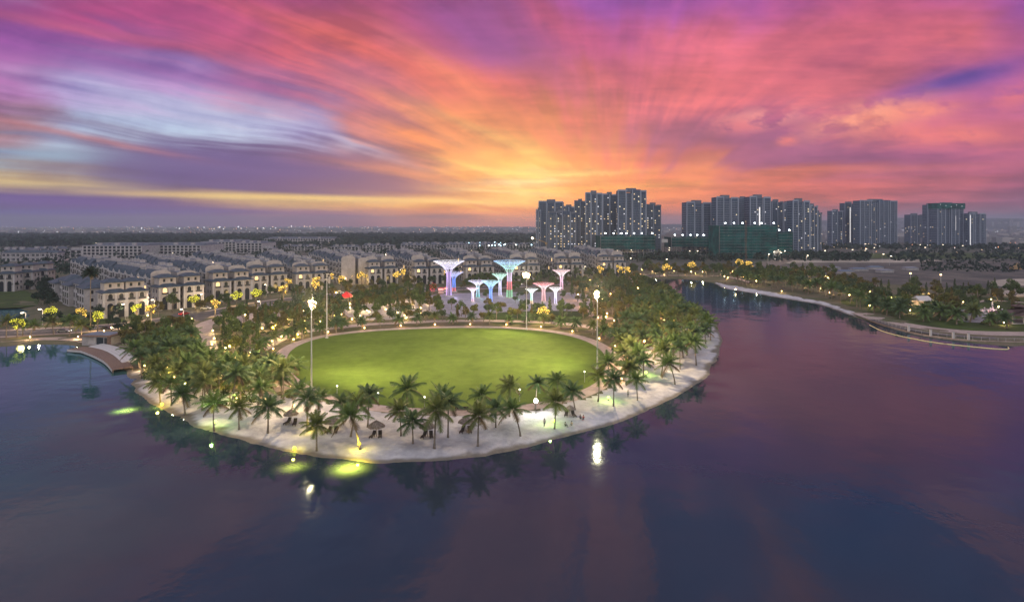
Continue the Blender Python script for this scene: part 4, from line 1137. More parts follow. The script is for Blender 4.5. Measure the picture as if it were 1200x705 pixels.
# the palms standing clear on the front sand, one by one, along the water from the deck round to the point
FRONT = [(188,470),(201,474),(217,484),(237,479),(251,502),(271,478),(280,503),(301,484),(314,507),(332,468),(341,486),(360,506),(371,526),(372,497),(402,497),(411,511),(422,527),(431,501),(470,511),(477,492),(484,521),(509,526),(511,492),(525,513),(560,522),(565,491),(581,501),(597,489),(610,510),(627,481),(650,502),(655,471),(674,481),(701,471),(713,451),(719,477),(737,449),(747,470),(754,443),(775,441),(791,450),(797,432),(805,417),(816,428),(827,403)]
CO_POS = []
for i, (x, y) in enumerate(FRONT):
    p = gnd(x, y, .5); CO_POS.append(p)
    size = 'short' if i % 6 == 2 else 'tall' if i % 6 in (3, 5) else 'spreading'
    plant('coconut_palm', COCO[i % 6], f'{size} coconut palm, {ordinal(i)} along the sand counting from the wooden deck', 'palm tree', p[0], p[1], .90 if y > 460 else .95, 'palms standing clear on the sand', ground_z(*p))

def scatter(poly, n, gap, taken, avoid=(), tries=4000, seed=0):
    r = random.Random(seed); A = np.asarray(poly); lo, hi = A.min(0), A.max(0); out = []
    for _ in range(tries):
        if len(out) >= n: break
        x, y = r.uniform(lo[0], hi[0]), r.uniform(lo[1], hi[1])
        if not inside(poly, [x], [y])[0] or any(inside(q, [x], [y])[0] for q in avoid): continue
        if any((x-a)**2 + (y-b)**2 < gap*gap for a, b in taken): continue
        taken.append((x, y)); out.append((x, y))
    return out
PATHBUF = []
def buf(pts, w):
    c, L, R = strip_pts([gnd(*p) for p in pts], w); return L + R[::-1]
AV = [RING, buf([(262,372),(240,380),(240,392),(243,410),(252,432)], 10.0), buf([(300,412),(325,398),(352,389),(392,384)], 8.0), buf([(660,345),(676,358),(690,367),(712,373),(740,372)], 4), buf([(-120,396),(0,391),(90,386),(150,381),(205,374),(260,365),(320,354),(400,345),(480,340),(560,337),(640,333),(720,327)], 14),
      G0([(1144,358),(1182,358),(1180,377),(1146,377)], .6), G0([(1066,356),(1094,356),(1092,369),(1068,369)], .6), G0([(398,350),(415,350),(414,362),(399,362)], .6), G0([(1180,366),(1215,366),(1215,388),(1182,388)], .6),
      buf([(1008,366),(1030,374),(1060,380),(1100,386),(1150,390),(1200,391),(1280,392)], 9)]
T_ALL = list(CO_POS)
def zone(px_poly, n, gap, name, meshes, label, cat, group, s=1.0, seed=0, z=None, avoid=AV):
    for i, (x, y) in enumerate(scatter(G0(px_poly, .6), n, gap, T_ALL, avoid, 6000, seed)):
        plant(name, meshes[(i*7+seed) % len(meshes)], label, cat, x, y, s, group, ground_z(x, y))

zone([(153,432),(180,414),(236,410),(244,440),(300,448),(345,455),(350,470),(300,474),(250,480),(206,470),(168,452)], 78, 3.8, 'coconut_palm', COCO, 'coconut palm in the dense grove between the wooden deck and the lawn', 'palm tree', 'dense palm grove by the deck', .88, 1)
zone([(716,440),(722,405),(745,372),(752,345),(775,352),(800,364),(822,376),(832,388),(835,400),(815,418),(785,432),(755,442)], 105, 3.9, 'coconut_palm', COCO, 'coconut palm in the dense grove on the sandy point past the lawn', 'palm tree', 'dense palm grove on the sandy point', .9, 2)
zone([(838,331),(900,338),(960,348),(1005,362),(1015,371),(1000,352),(950,340),(880,331)], 36, 6.0, 'coconut_palm', COCO, 'coconut palm along the small beach across the channel', 'palm tree', 'palms on the beach across the channel', 1.0, 3)
# date palms round the lawn
DATEPTS = []
far_ring = grow(LAWN, 8.5)
k_ = 0; last = None
for p in far_ring:
    if last is None or math.hypot(p[0]-last[0], p[1]-last[1]) > 6.5:
        back_ = p[1] > lc[1] + 5 or abs(p[0]-lc[0]) > 44
        if back_ and p[1] > 150:
            last = p; DATEPTS.append(p)
DATEPTS.sort(key=lambda q: math.atan2(q[0]-lc[0], q[1]-lc[1]))
for i, p in enumerate(DATEPTS):
    T_ALL.append(p)
    plant('date_palm', DATE[i % 3], f'short bushy date palm, {ordinal(i)} in the clipped row curving round the far lawn edge', 'palm tree', p[0], p[1], 1.05, 'date palms round the lawn')
zone([(290,448),(330,425),(350,395),(400,383),(400,389),(355,400),(338,412),(332,440),(340,458)], 26, 4.6, 'date_palm', DATE, 'date palm crowding the paved path where the lawn begins', 'palm tree', 'date palms by the paved path', 1.15, 4)
zone([(1020,366),(1060,374),(1110,380),(1190,386),(1260,386),(1260,375),(1120,372),(1040,362)], 26, 7.0, 'date_palm', DATE, 'round date palm lining the promenade with the rail across the channel', 'palm tree', 'date palms on the railed promenade', 1.5, 5)
zone([(5,397),(60,394),(100,397),(90,390),(10,392)], 8, 6.0, 'coconut_palm', COCO, 'small coconut palm on the bank beside the flat roofed pavilion', 'palm tree', 'palms on the pavilion bank', .8, 6)
zone([(505,372),(530,376),(600,377),(690,375),(690,362),(668,364),(600,366),(540,364),(500,356)], 26, 5.5, 'broadleaf_tree', BROAD, 'leafy tree on the near side of the steel tree plaza', 'tree', 'trees before the steel trees', .9, 18)
zone([(540,343),(690,341),(745,332),(745,328),(690,334),(540,339)], 30, 5.5, 'broadleaf_tree', BROAD, 'leafy tree between the steel trees and the terraces behind', 'tree', 'trees behind the steel trees', 1.0, 19)
zone([(520,350),(560,352),(600,356),(680,356),(685,346),(640,344),(540,345)], 9, 7, 'broadleaf_tree', BROAD[2:5], 'small dark tree standing on the plaza among the steel trees', 'tree', 'trees among the steel trees', .7, 33)
p = gnd(106, 387); plant('royal_palm', ROYAL, 'very tall slender palm with a dark round head above the villas', 'palm tree', p[0], p[1], 1.0)

# broad trees, slim trees, bushes
zone([(150,398),(235,382),(235,408),(180,414),(140,410)], 20, 5.2, 'broadleaf_tree', BROAD, 'leafy round tree beside the curving white steps and the small lawn', 'tree', 'trees by the white steps', 1.0, 11)
zone([(248,384),(330,366),(400,356),(396,383),(350,388),(320,398),(296,414),(318,432),(290,440),(250,424)], 52, 4.8, 'broadleaf_tree', BROAD, 'leafy tree in the yellow lit garden between the pink path and the lawn', 'tree', 'trees in the yellow lit garden', 1.0, 12)
zone([(335,350),(500,344),(508,370),(404,378)], 56, 5.0, 'broadleaf_tree', BROAD, 'leafy tree between the floodlit lawn and the red roofed kiosk', 'tree', 'trees round the red kiosk', 1.05, 13)
zone([(660,334),(745,330),(790,350),(745,366),(716,392),(695,380),(692,352)], 64, 5.0, 'broadleaf_tree', BROAD, 'leafy tree in the dim wood behind the brightest floodlight mast', 'tree', 'trees behind the brightest mast', 1.15, 14)
zone([(735,317),(845,318),(845,326),(735,325)], 34, 7.0, 'park_tree', BROAD, 'leafy tree on the far bank where the channel bends out of sight', 'tree', 'trees at the channel bend', 1.15, 15)
zone([(845,316),(960,322),(1040,342),(1010,356),(960,346),(900,337),(850,330)], 84, 5.6, 'park_tree', BROAD, 'leafy tree in the wood behind the small beach across the channel', 'tree', 'trees behind the far beach', 1.2, 16)
zone([(1005,352),(1060,344),(1270,344),(1270,386),(1120,382),(1040,368)], 52, 6.4, 'park_tree', BROAD, 'leafy tree on the lit grass round the brown roofed pavilion', 'tree', 'trees round the brown pavilion', 1.1, 17)
SK = dict(name='slim_tree', meshes=SLIM, cat='tree')
zone([(150,400),(240,380),(330,362),(396,356),(396,383),(296,414),(316,440),(250,440),(180,424)], 34, 3.4, label='slender upright tree among the garden paths beside the palm grove', group='slender garden trees', seed=21, **SK)
zone([(500,366),(530,374),(660,378),(690,370),(668,362),(640,372),(540,368)], 6, 6.0, label='slender tree between the steel trees and the lawn', group='slender trees by the steel trees', seed=22, **SK)
zone([(660,334),(745,330),(800,358),(760,385),(720,402),(695,380)], 46, 3.6, label='slender upright tree in the dim wood behind the brightest mast', group='slender wood trees', seed=23, **SK)
zone([(845,318),(960,322),(1040,342),(1190,344),(1190,380),(1040,368),(960,346)], 64, 4.4, label='slender dark tree in the park across the channel', group='slender trees across the channel', seed=24, **SK)
zone([(330,352),(500,346),(508,372),(404,378)], 30, 3.8, label='slender tree between the red roofed kiosk and the lawn', group='slender trees by the kiosk', seed=25, **SK)
zone([(480,378),(560,377),(660,381),(660,377),(520,373),(430,378)], 14, 6.5, 'broadleaf_tree', BROAD[2:3]+BROAD[4:5], 'small round tree on the strip between the plaza and the lawn', 'tree', 'trees on the plaza strip', .75, 26)
zone([(48,336),(66,340),(72,362),(60,368),(44,362),(40,346)], 14, 5.0, 'dark_tree', DARK, 'dark dense tree on the slope between the pond and the blue house row', 'tree', 'dark trees by the pond', 1.0, 27)
zone([(-30,384),(60,380),(140,374),(140,392),(0,396)], 15, 6.0, 'dark_tree', DARK, 'dark rounded tree along the promenade before the flat roofed pavilion', 'tree', 'dark promenade trees', .7, 28)
zone([(0,343),(40,343),(44,338),(0,338)], 9, 7.0, 'dark_tree', DARK, 'dark slim tree in the row under the pale villas above the grass bank', 'tree', 'dark trees below the bank villas', .75, 29)
zone([(150,380),(260,366),(330,355),(420,346),(560,338),(740,325),(740,321),(560,331),(420,336),(330,346),(250,357),(150,372)], 74, 6.0, 'street_tree', BROAD, 'green street tree before the villas and terraces', 'tree', 'street trees before the villas', .95, 30)
for nm_, poly, n_, sd in (('beside the palm grove by the deck', [(155,425),(240,408),(250,440),(340,455),(345,468),(250,476),(180,455)], 40, 41), ('in the yellow lit garden', [(245,386),(396,358),(396,382),(300,412),(318,436),(250,432)], 60, 42),
                          ('under the trees by the red kiosk', [(340,352),(500,346),(506,370),(404,376)], 40, 43), ('in the wood behind the brightest mast', [(664,338),(745,334),(820,376),(760,420),(722,430),(700,385)], 60, 44), ('on the bank across the channel', [(850,326),(1010,350),(1190,352),(1190,386),(1040,366),(960,346)], 60, 45)):
    for i, (x, y) in enumerate(scatter(G0(poly, .6), n_, 2.2, T_ALL, AV, 4000, sd)):
        tag(link('bush', BUSH[i % 3], None, (x, y, ground_z(x, y)-.1), random.uniform(0,6), random.uniform(.8,1.7)), 'low clipped bush ' + nm_, 'bush', 'bushes ' + nm_)

# trees wound with fairy lights
def fairy_mesh(seed, rx, rz_, cz, n, size):
    nr = np.random.RandomState(seed); b = MB()
    for j in range(n):
        v = nr.normal(size=3); v /= np.linalg.norm(v); q = .62+.5*nr.rand()
        x, y, z = v[0]*rx*q, v[1]*rx*q, cz + v[2]*rz_*q; s = size*(.6+.8*nr.rand())
        b.raw([(x-s,y,z),(x+s,y,z),(x,y-s,z),(x,y+s,z),(x,y,z-s),(x,y,z+s)], [(0,2,4),(2,1,4),(1,3,4),(3,0,4),(2,0,5),(1,2,5),(3,1,5),(0,3,5)], 0)
    return b
M_FAIRY = [glow('fairy_gold', (1.0,.60,.12), 2.6), glow('fairy_lime', (.85,.80,.08), 1.9)]
LITM_T = [tree_meshes(190+i, h_, rx, rz_, 520, .32, 1) for i, (h_, rx, rz_) in enumerate(((7.0,2.0,2.6),(7.8,1.7,3.1),(6.2,2.5,2.0)))]
def bulbs_on(crown, n, size, m_, seed):
    nr = np.random.RandomState(seed); b = MB(); cs = [f.center for f in crown.polygons]
    for j in nr.choice(len(cs), n, False):
        x, y, z = cs[j]; q = 1.04; x *= q; y *= q; s = size*(.5+.9*nr.rand())
        b.raw([(x-s,y,z),(x+s,y,z),(x,y-s,z),(x,y+s,z),(x,y,z-s),(x,y,z+s)], [(0,2,4),(2,1,4),(1,3,4),(3,0,4),(2,0,5),(1,2,5),(3,1,5),(0,3,5)], 0)
    return b.mesh('fairy_lights', [m_])
FAIRY = [[bulbs_on(LITM_T[i][1], 300, .115, M_FAIRY[k], 200+i) for k in (0, 1)] for i in range(3)]
LIT = [(20,397,0,1,'by the water of the far promenade'),(95,382,0,0,'behind the flat roofed pavilion'),(114.5,388,1,1,'beside the trunk of the tall palm'),(62,379,2,1,'by the white stepped ramp'),(160,376,0,1,'in front of the villa arches'),(177,378,1,0,'next to the villa arches'),(252,371,1,0,'beside the white parked car'),(229,364,2,1,'at the parking lot corner'),(277,359,2,1,'by the pink plaza corner'),(299,356,2,1,'before the third terrace'),(332,353,1,0,'nearest the pink plaza road'),(337,344,1,0,'at the foot of the villa hedge'),(369,348,1,0,'at the lonely villa door'),(371,342,1,0,'rising beside the lonely villa'),(387,336,0,0,'before the blank white gable'),(400,341,1,0,'below the blank white gable'),(411,333,0,0,'close to the gable spotlight'),(424,334,2,0,'widest crown, past the gable'),(431,332,0,0,'against the next villa pair'),(465,335,1,0,'between two villa pairs'),(472,331,0,0,'higher up between two villa pairs'),(516,331,2,0,'behind the purple steel tree'),(703,328,1,0,'below the last but one terrace'),(725,327,1,0,'before the last terrace by the channel'),(734,328,0,0,'at the end of the last terrace'),(782,324,2,0,'reflected in the channel water'),(812,321,2,0,'on the far bank of the channel'),(865,318,2,0,'in the dark wood across the channel'),(878,321,0,0,'deeper in the dark wood across the channel'),(637,379,2,0,'in front of the red and white steel tree')]
for x, y, k, c, where in LIT:
    p = gnd(x, y); s = 1.12 + max(0, (p[1]-250)/450)
    t = thing('fairy_lit_tree', f'{"lime" if c else "golden"} fairy light wrapped tree {where}', 'lit tree', (p[0], p[1], .6), random.uniform(0,6), s, 'trees wrapped in fairy lights')
    link('trunk', LITM_T[k][0], t); link('crown', LITM_T[k][1], t); link('fairy_lights', FAIRY[k][c], t)['kind'] = 'stuff'
    if p[1] < 420: lamp_light('fairy_glow', t, (0, -1.2, 2.2), 800, (1.0,.66,.2), 1.2)
t = plant('red_tree', BROAD[1], 'tree lit deep red beside the purple steel tree', 'tree', *gnd(507, 345), 1.0)
tr_l = fairy_mesh(77, 2.5, 2.6, 4.4, 150, .10).mesh('red_lights', [glow('red_bulb', (1.0,.04,.05), 1.6)]); link('fairy_lights', tr_l, t)['kind'] = 'stuff'

# far woods: one dark mass
def wood(name, x0f, x1f, y0, y1, n, hmin, hmax, seed, leaf=2.2, m_=None):
    nr = np.random.RandomState(seed); b = MB()
    for i in range(n):
        y = nr.uniform(y0, y1); x = nr.uniform(x0f, x1f)*y/FOC; h_ = nr.uniform(hmin, hmax); r_ = h_*.45
        for j in range(9):
            v = nr.normal(size=3); v /= np.linalg.norm(v); p = Vector((x, y, .5+h_*.6)) + Vector((v[0]*r_, v[1]*r_, v[2]*h_*.42))
            a = Vector(nr.normal(size=3)).normalized(); c = a.orthogonal().normalized(); c = Matrix.Rotation(nr.rand()*6.28,3,a) @ c; e = a.cross(c); l = leaf*(.7+.8*nr.rand())
            b.face([p-c*l, p+e*l*.7, p+c*l, p-e*l*.7])
    return struct(name, b.mesh(name, [m_ or M_DARKLEAF]), 'stuff')
wood('far_wood', -640, 60, 1080, 2250, 4200, 5, 11, 1, 4.2)
wood('far_wood', 440, 640, 640, 900, 260, 2, 6, 2, 1.5)
wood('field_scrub', 480, 640, 505, 640, 210, 1.5, 4.2, 3, .9)
wood('tower_foot_trees', 40, 420, 640, 760, 420, 5, 9, 5, 1.8)
wood('tower_foot_trees', 360, 620, 940, 1120, 260, 4, 8, 6, 2.2)
wood('street_trees_among_roofs', -600, 130, 430, 1060, 1100, 5, 11, 4, 1.5)

# ------------------------------------------------------------------ floodlight masts
M_POLE = mat('galvanised', (.42,.42,.44), .5, .4, .3)
M_LENS = glow('flood_lens', (1.0,.72,.38), 22.0)
M_LENS2 = glow('flood_lens_dim', (1.0,.66,.32), 12.0)
def mast(x, yb, label, lit=True, power=9000, H_=21.0, lens=None):
    p = gnd(x, yb, .6); t = thing('floodlight_mast', label, 'floodlight mast', (p[0], p[1], .62))
    to = Vector((lc[0]-p[0], lc[1]-p[1])); rz = math.atan2(to.y, to.x) - math.pi/2
    b = MB(); b.tube([(0,0,-.3),(0,0,H_*.5),(0,0,H_)], [.24,.17,.11], 8); b.box(-.45,.45,-.45,.45,-.3,.35); link('pole', b.mesh('pole', [M_POLE], False), t)
    b = MB()
    for z in (-.6, .35): b.box(-1.5,1.5,-.09,.09,H_+z,H_+z+.12)
    b.box(-.1,.1,-.1,.1,H_-.7,H_+.6)
    f = link('head_frame', b.mesh('head_frame', [M_POLE]), t, rz=rz)
    for k in range(5):
        x_, z_ = ((-.85,H_-.3),(.85,H_-.3),(-1.25,H_+.62),(0,H_+.85),(1.25,H_+.62))[k]
        b = MB(); b.box(-.42,.42,-.15,.22,-.3,.3,0); b.ball((0,.2,0),.46 if power > 41000 else .38,8,6,1)
        l = link('floodlight', b.mesh('floodlight', [M_RAIL, (lens or M_LENS) if lit else M_RAIL]), t, rz=rz)
        l.location = (math.cos(rz)*x_, math.sin(rz)*x_, z_)
    if lit:
        L = lamp_light('flood', t, (0, 0, H_+1.6), power*2.4, (1.0,.72,.38), .4)
        d = Vector((to.x*.75, to.y*.75, -H_)); 
        S_ = lamp_light('flood_beam', t, (0, 0, H_+.25), power*2.9, (1.0,.84,.54), .7, (118, .9)); S_.rotation_euler = d.to_track_quat('-Z', 'Y').to_euler()
    return t
mast(365,455,'lit floodlight mast at the lawn edge behind the palm grove by the deck',True,40000,lens=M_LENS2)
mast(700,432,'brightest floodlight mast standing at the lawn edge near the sandy point',True,48000)
mast(617,386,'lit floodlight mast behind the far lawn edge, before the steel trees',True,42000,lens=M_LENS2)
mast(383,396,'unlit floodlight mast behind the lawn, before the red roofed kiosk',False,H_=23)

# ------------------------------------------------------------------ the steel trees with their LED strips
M_STEEL = mat('white_steel', (.55,.55,.60), .45, .4)
def led(c, s): return glow('led', c, s)
def steel_tree(x, ytop, hw, yb, label, c_rib, c_top, c_rim, c_low=None, mid=None):
    d = perm(yb); p = gnd(x, yb); H_ = EYE + (HOR-ytop)*p[1]/FOC - .6; R = hw*d; r0 = R*.13+.12
    t = thing('steel_tree', label, 'light sculpture', (p[0], p[1], .6))
    b = MB(); b.tube([(0,0,-.3),(0,0,H_*.7),(0,0,H_*.82)], [r0*.7, r0*.55, r0*.3], 10); link('core', b.mesh('core', [M_RAIL]), t)
    nr_ = 12
    def path(a):
        pts = []
        for k in range(11):
            s = k/10
            if s < .55: q = r0*(1.25 - .35*s/.55); z = H_*.62*s/.55
            else:
                u = (s-.55)/.45; q = r0*.9 + (R-r0*.9)*u**1.55; z = H_*(.62 + .38*u**.72)
            pts.append((q*math.cos(a), q*math.sin(a), z))
        return pts
    mr, mt = led(c_rib, .6), led(c_top, .55)
    ml = led(c_low or c_rib, .6); mm = led(mid, .7) if mid else mr
    for i in range(nr_):
        q = path(2*math.pi*i/nr_); w_ = .035*H_/10+.03
        b = MB()
        b.tube(q[:3], w_, 5, 1); b.tube(q[2:5], w_, 5, 3); b.tube(q[4:7], w_, 5, 0); b.tube(q[6:], [w_, w_*.9, w_*.8, w_*.8, w_*.7], 5, 2)
        link('rib', b.mesh('rib', [mr, ml, mt, mm]), t)
    b = MB(); mrim = led(c_rim, .8)
    for k, s in ((10, 1.0), (9, .8), (8, .8), (7, .7)):
        ring = [path(2*math.pi*i/24)[k] for i in range(25)]; b.tube(ring, .06*H_/10+.03, 4, 0 if k > 8 else 1, False)
    link('canopy_ring', b.mesh('canopy_ring', [mrim, mt]), t)
    b = MB()
    for i in range(24):
        a0, a1 = path(2*math.pi*i/24), path(2*math.pi*(i+1)/24)
        for k in (7, 8, 9):
            b.tube([a0[k], a1[k+1]], .022*H_/10+.012, 4, i % 2); b.tube([a1[k], a0[k+1]], .022*H_/10+.012, 4, (i+1) % 2)
    link('canopy_lattice', b.mesh('canopy_lattice', [mt, mrim]), t)
    b = MB(); b.prism([(r0*2.4*math.cos(a), r0*2.4*math.sin(a)) for a in np.linspace(0, 6.283, 17)[:-1]], -.2, .55); link('planter', b.mesh('planter', [M_CONC]), t)
    lamp_light('led_glow', t, (0, -R*.6, H_*.55), 900*H_/14, tuple(min(1, .25+.75*v) for v in c_rib), 1.0)
    lamp_light('led_glow', t, (R*.5, -R*.7, 1.4), 260*H_/14, tuple(min(1, .2+.8*v) for v in (c_low or c_rib)), .6)
PUR, BLU, WHT, LAV, RED, GRN, PNK = (.54,.42,.80), (.20,.36,1.0), (.78,.80,.92), (.64,.64,.94), (.88,.26,.28), (.42,.72,.60), (.85,.56,.72)
steel_tree(526,306,18,347,'tall purple steel tree with a wide lilac lattice top',PUR,LAV,WHT)
steel_tree(532,319,11,342,'slim blue steel tree half behind the tall purple one',BLU,(.4,.5,.95),LAV,RED)
steel_tree(597,306,18.5,349,'tallest rainbow steel tree with a red band on its trunk',(.72,.62,.85),GRN,(.35,.55,.95),(.35,.8,.5),RED)
steel_tree(586,321,9.5,347,'steel tree with a green rim just behind the rainbow one',LAV,(.55,.75,.7),GRN)
steel_tree(560,329,11,349,'pale blue steel tree behind the deep blue one',(.5,.75,.95),WHT,LAV,(.3,.8,.8))
steel_tree(575,329.5,10.5,358,'deep blue steel tree in front of the group',BLU,(.35,.6,1.0),(.5,.8,1.0))
steel_tree(554,337.5,7,354,'smallest lilac steel tree with a pink foot',LAV,WHT,PNK,PNK)
steel_tree(623,338.5,7.5,356,'small mint green steel tree beside the lit mast',(.5,.85,.72),(.7,.95,.9),WHT,(.9,.6,.4))
steel_tree(637,332,12.5,354,'white steel tree with a red rim',(.92,.55,.6),WHT,RED)
steel_tree(651,337,7.5,357,'small white steel tree beside the red rimmed one',LAV,WHT,WHT)
steel_tree(658,316.5,10.5,341,'tall pink steel tree standing apart before the terraces',(.95,.6,.75),WHT,(.95,.6,.62))

# ------------------------------------------------------------------ pavilion, deck, steps, kiosk, fountain
p = gnd(95, 404); d = perm(404); t = thing('pavilion', 'flat roofed pale pavilion on the bank above the curved deck', 'pavilion', (p[0], p[1], .6), math.radians(-4))
M_WOODW = mat('timber_wall', (.22,.14,.10), .7, .3, var=.2, vscale=1.5)
b = MB(); b.box(0,10.2,.6,6.5,-.3,3.0,0); b.box(9.0,10.3,.5,.62,-.3,3.0,1); b.box(0,5,.4,.6,-.3,3.0,0); link('wall', b.mesh('wall', [M_WALL, M_WOODW]), t)
b = MB(); b.box(-.6,10.9,-.6,7.2,3.0,3.35,0); b.box(.3,9.9,.3,6.3,3.35,3.5,1); link('roof', b.mesh('roof', [M_WOODW, M_FLAT]), t)
b = MB(); b.box(5.2,7.6,.52,.62,.1,2.5); link('window', b.mesh('window', [M_GLASS]), t)
b = MB(); b.box(8.0,8.9,.5,.62,0,2.4); link('door', b.mesh('door', [M_RAIL]), t)
DECKC = [gnd(*q, .9) for q in [(88,407.5),(104,409),(122,415.5),(135,422.5),(144,431.5)]]
M_DECK = mat('deck_boards', (.18,.125,.10), .8, .2, var=.2, vscale=2.5)
c_, L_, R_ = strip_pts(DECKC, 5.2)
t = thing('deck', 'curved brown wooden deck reaching over the water', 'deck', (0,0,0))
b = MB()
for i in range(len(c_)-1):
    for k in range(5):
        a, e = c_[i], c_[i+1]; u0, u1 = k/5+.008, (k+1)/5-.008
        lr_ = lambda A, B, u: (A[0]+(B[0]-A[0])*u, A[1]+(B[1]-A[1])*u)
        s0, s1 = lr_(a, e, u0), lr_(a, e, u1)
        l0, l1 = lr_(L_[i], L_[i+1], u0), lr_(L_[i], L_[i+1], u1); r0_, r1_ = lr_(R_[i], R_[i+1], u0), lr_(R_[i], R_[i+1], u1)
        b.prism([r0_, r1_, l1, l0], .80, .90)
link('boards', b.mesh('boards', [M_DECK]), t)
b = MB()
for i in range(len(c_)-1): b.prism([R_[i], R_[i+1], (R_[i+1][0]*.98+c_[i+1][0]*.02, R_[i+1][1]*.98+c_[i+1][1]*.02), (R_[i][0]*.98+c_[i][0]*.02, R_[i][1]*.98+c_[i][1]*.02)], .3, .96)
link('edge_beam', b.mesh('edge_beam', [M_TRIM]), t)
for i in range(0, len(c_), 2):
    for Q in (L_, R_):
        b = MB(); b.tube([(0,0,-2.5),(0,0,.8)], .14, 6); link('pile', b.mesh('pile', [M_DECK]), t, (Q[i][0]*.9+c_[i][0]*.1, Q[i][1]*.9+c_[i][1]*.1, 0))
STEPC = [gnd(*q, .9) for q in [(112,404.5),(128,408),(141,414),(152,423)]]
t = thing('stairs', 'white curved steps between the pavilion and the deck', 'steps', (0,0,0))
for k in range(4):
    q = [(a+ (k-1.5)*.45, bb+(k-1.5)*1.05) for a, bb in STEPC]; c2_, L2_, R2_ = strip_pts(q, 1.0); b = MB()
    for i in range(len(c2_)-1): b.prism([R2_[i], R2_[i+1], L2_[i+1], L2_[i]], .4, 1.0+.05*k)
    link('step', b.mesh('step', [M_TRIM]), t)
# red kiosk
p = gnd(406, 353); t = thing('kiosk', 'red tent roofed kiosk among the trees behind the lawn', 'kiosk', (p[0], p[1], .6))
b = MB()
for sx in (-2.4,2.2):
    for sy in (-2.4,2.2): b.box(sx,sx+.2,sy,sy+.2,-.2,2.6)
link('post', b.mesh('post', [M_RAIL]), t)
b = MB(); b.raw([(-3.2,-3.2,2.5),(3.2,-3.2,2.5),(3.2,3.2,2.5),(-3.2,3.2,2.5),(0,0,5.6)], [(0,1,4),(1,2,4),(2,3,4),(3,0,4),(3,2,1,0)]); link('roof', b.mesh('roof', [mat('red_canvas', (.55,.03,.03), .7)]), t)
lamp_light('kiosk_lamp', t, (0,-3.6,3.4), 260, (1,.25,.15), .5)
for i, (x, y, lab) in enumerate(((517,343,'pink lit market stall beside the red lit tree'),(524,342,'orange lit market stall in front of the purple steel trunk'))):
    p = gnd(x, y); t = thing('market_stall', lab, 'stall', (p[0], p[1], .6))
    b = MB(); b.box(-1.6,1.6,-.8,.8,0,1.0); link('counter', b.mesh('counter', [M_TRIM]), t)
    b = MB(); b.hip(-2.0,2.0,-1.3,1.3,2.5,3.3,.4,.1); link('roof', b.mesh('roof', [mat('pink_canvas',(.6,.12,.14),.7)]), t)
    for sx in (-1.9,1.8): 
        q = MB(); q.box(sx,sx+.1,-1.2,-1.1,0,2.5); link('post', q.mesh('post',[M_RAIL]), t)
    b = MB(); b.box(-1.6,1.6,-1.28,-1.2,2.1,2.4); link('lamp', b.mesh('lamp', [glow('stall_lamp', (1.0,.35,.3) if i == 0 else (1,.5,.25), 4)]), t)
    lamp_light('stall_glow', t, (0,-1.8,2.0), 240, (1.0,.3,.22), .3)
# brown hip roofed pavilion across the channel
p = gnd(1194, 377); d = perm(377); t = thing('pavilion', 'brown hip roofed open pavilion in the park across the channel', 'pavilion', (p[0], p[1], .6))
b = MB(); b.hip(-8,8,-6,6,3.4,6.6,.75,.25); b.hip(-2.2,2.2,-1.6,1.6,6.6,8.0,.7,.25); link('roof', b.mesh('roof', [mat('brown_tile', (.10,.065,.06), .8, var=.2)]), t)
for sx in (-7,-2.4,2.4,7):
    for sy in (-5,5):
        b = MB(); b.tube([(0,0,-.3),(0,0,3.4)], .22, 8); link('column', b.mesh('column', [M_TRIM]), t, (sx,sy,0))
b = MB(); b.box(-8,8,-6,6,-.3,.3); link('base', b.mesh('base', [M_CONC]), t)
# fountain
p = gnd(1163, 366.5); t = thing('fountain', 'pink lit fountain with a tall middle jet on the round plaza', 'fountain', (p[0], p[1], .6))
b = MB(); n_ = 24
for i in range(n_):
    a0, a1 = 2*math.pi*i/n_, 2*math.pi*(i+1)/n_
    b.prism([(6.4*math.cos(a0),6.4*math.sin(a0)),(6.4*math.cos(a1),6.4*math.sin(a1)),(5.9*math.cos(a1),5.9*math.sin(a1)),(5.9*math.cos(a0),5.9*math.sin(a0))], -.2, .6)
link('basin', b.mesh('basin', [M_TRIM]), t)
M_JET = mat('fountain_jet', (.85,.80,.82), .6, .3)
def jet(h_, r_):
    b = MB(); nr = np.random.RandomState(int(h_*10))
    for k in range(60):
        z = h_*nr.rand(); q = r_*(.3+.9*(1-z/h_)); a = nr.rand()*6.28; s = .16
        b.ball((q*math.cos(a)*nr.rand(), q*math.sin(a)*nr.rand(), z), s, 5, 4)
    return b.mesh('jet', [M_JET])
link('jet', jet(5.2, .7), t); jm = jet(1.9, .55)
for i in range(12): link('jet', jm, t, (4.6*math.cos(i*.5236), 4.6*math.sin(i*.5236), 0))
for i in range(6): lamp_light('fountain_lamp', t, (4.9*math.cos(i*1.047), 4.9*math.sin(i*1.047), .5), 420, (1.0,.12,.18), .2)
lamp_light('fountain_lamp', t, (0,-1.6,.5), 420, (1.0,.5,.55), .2)
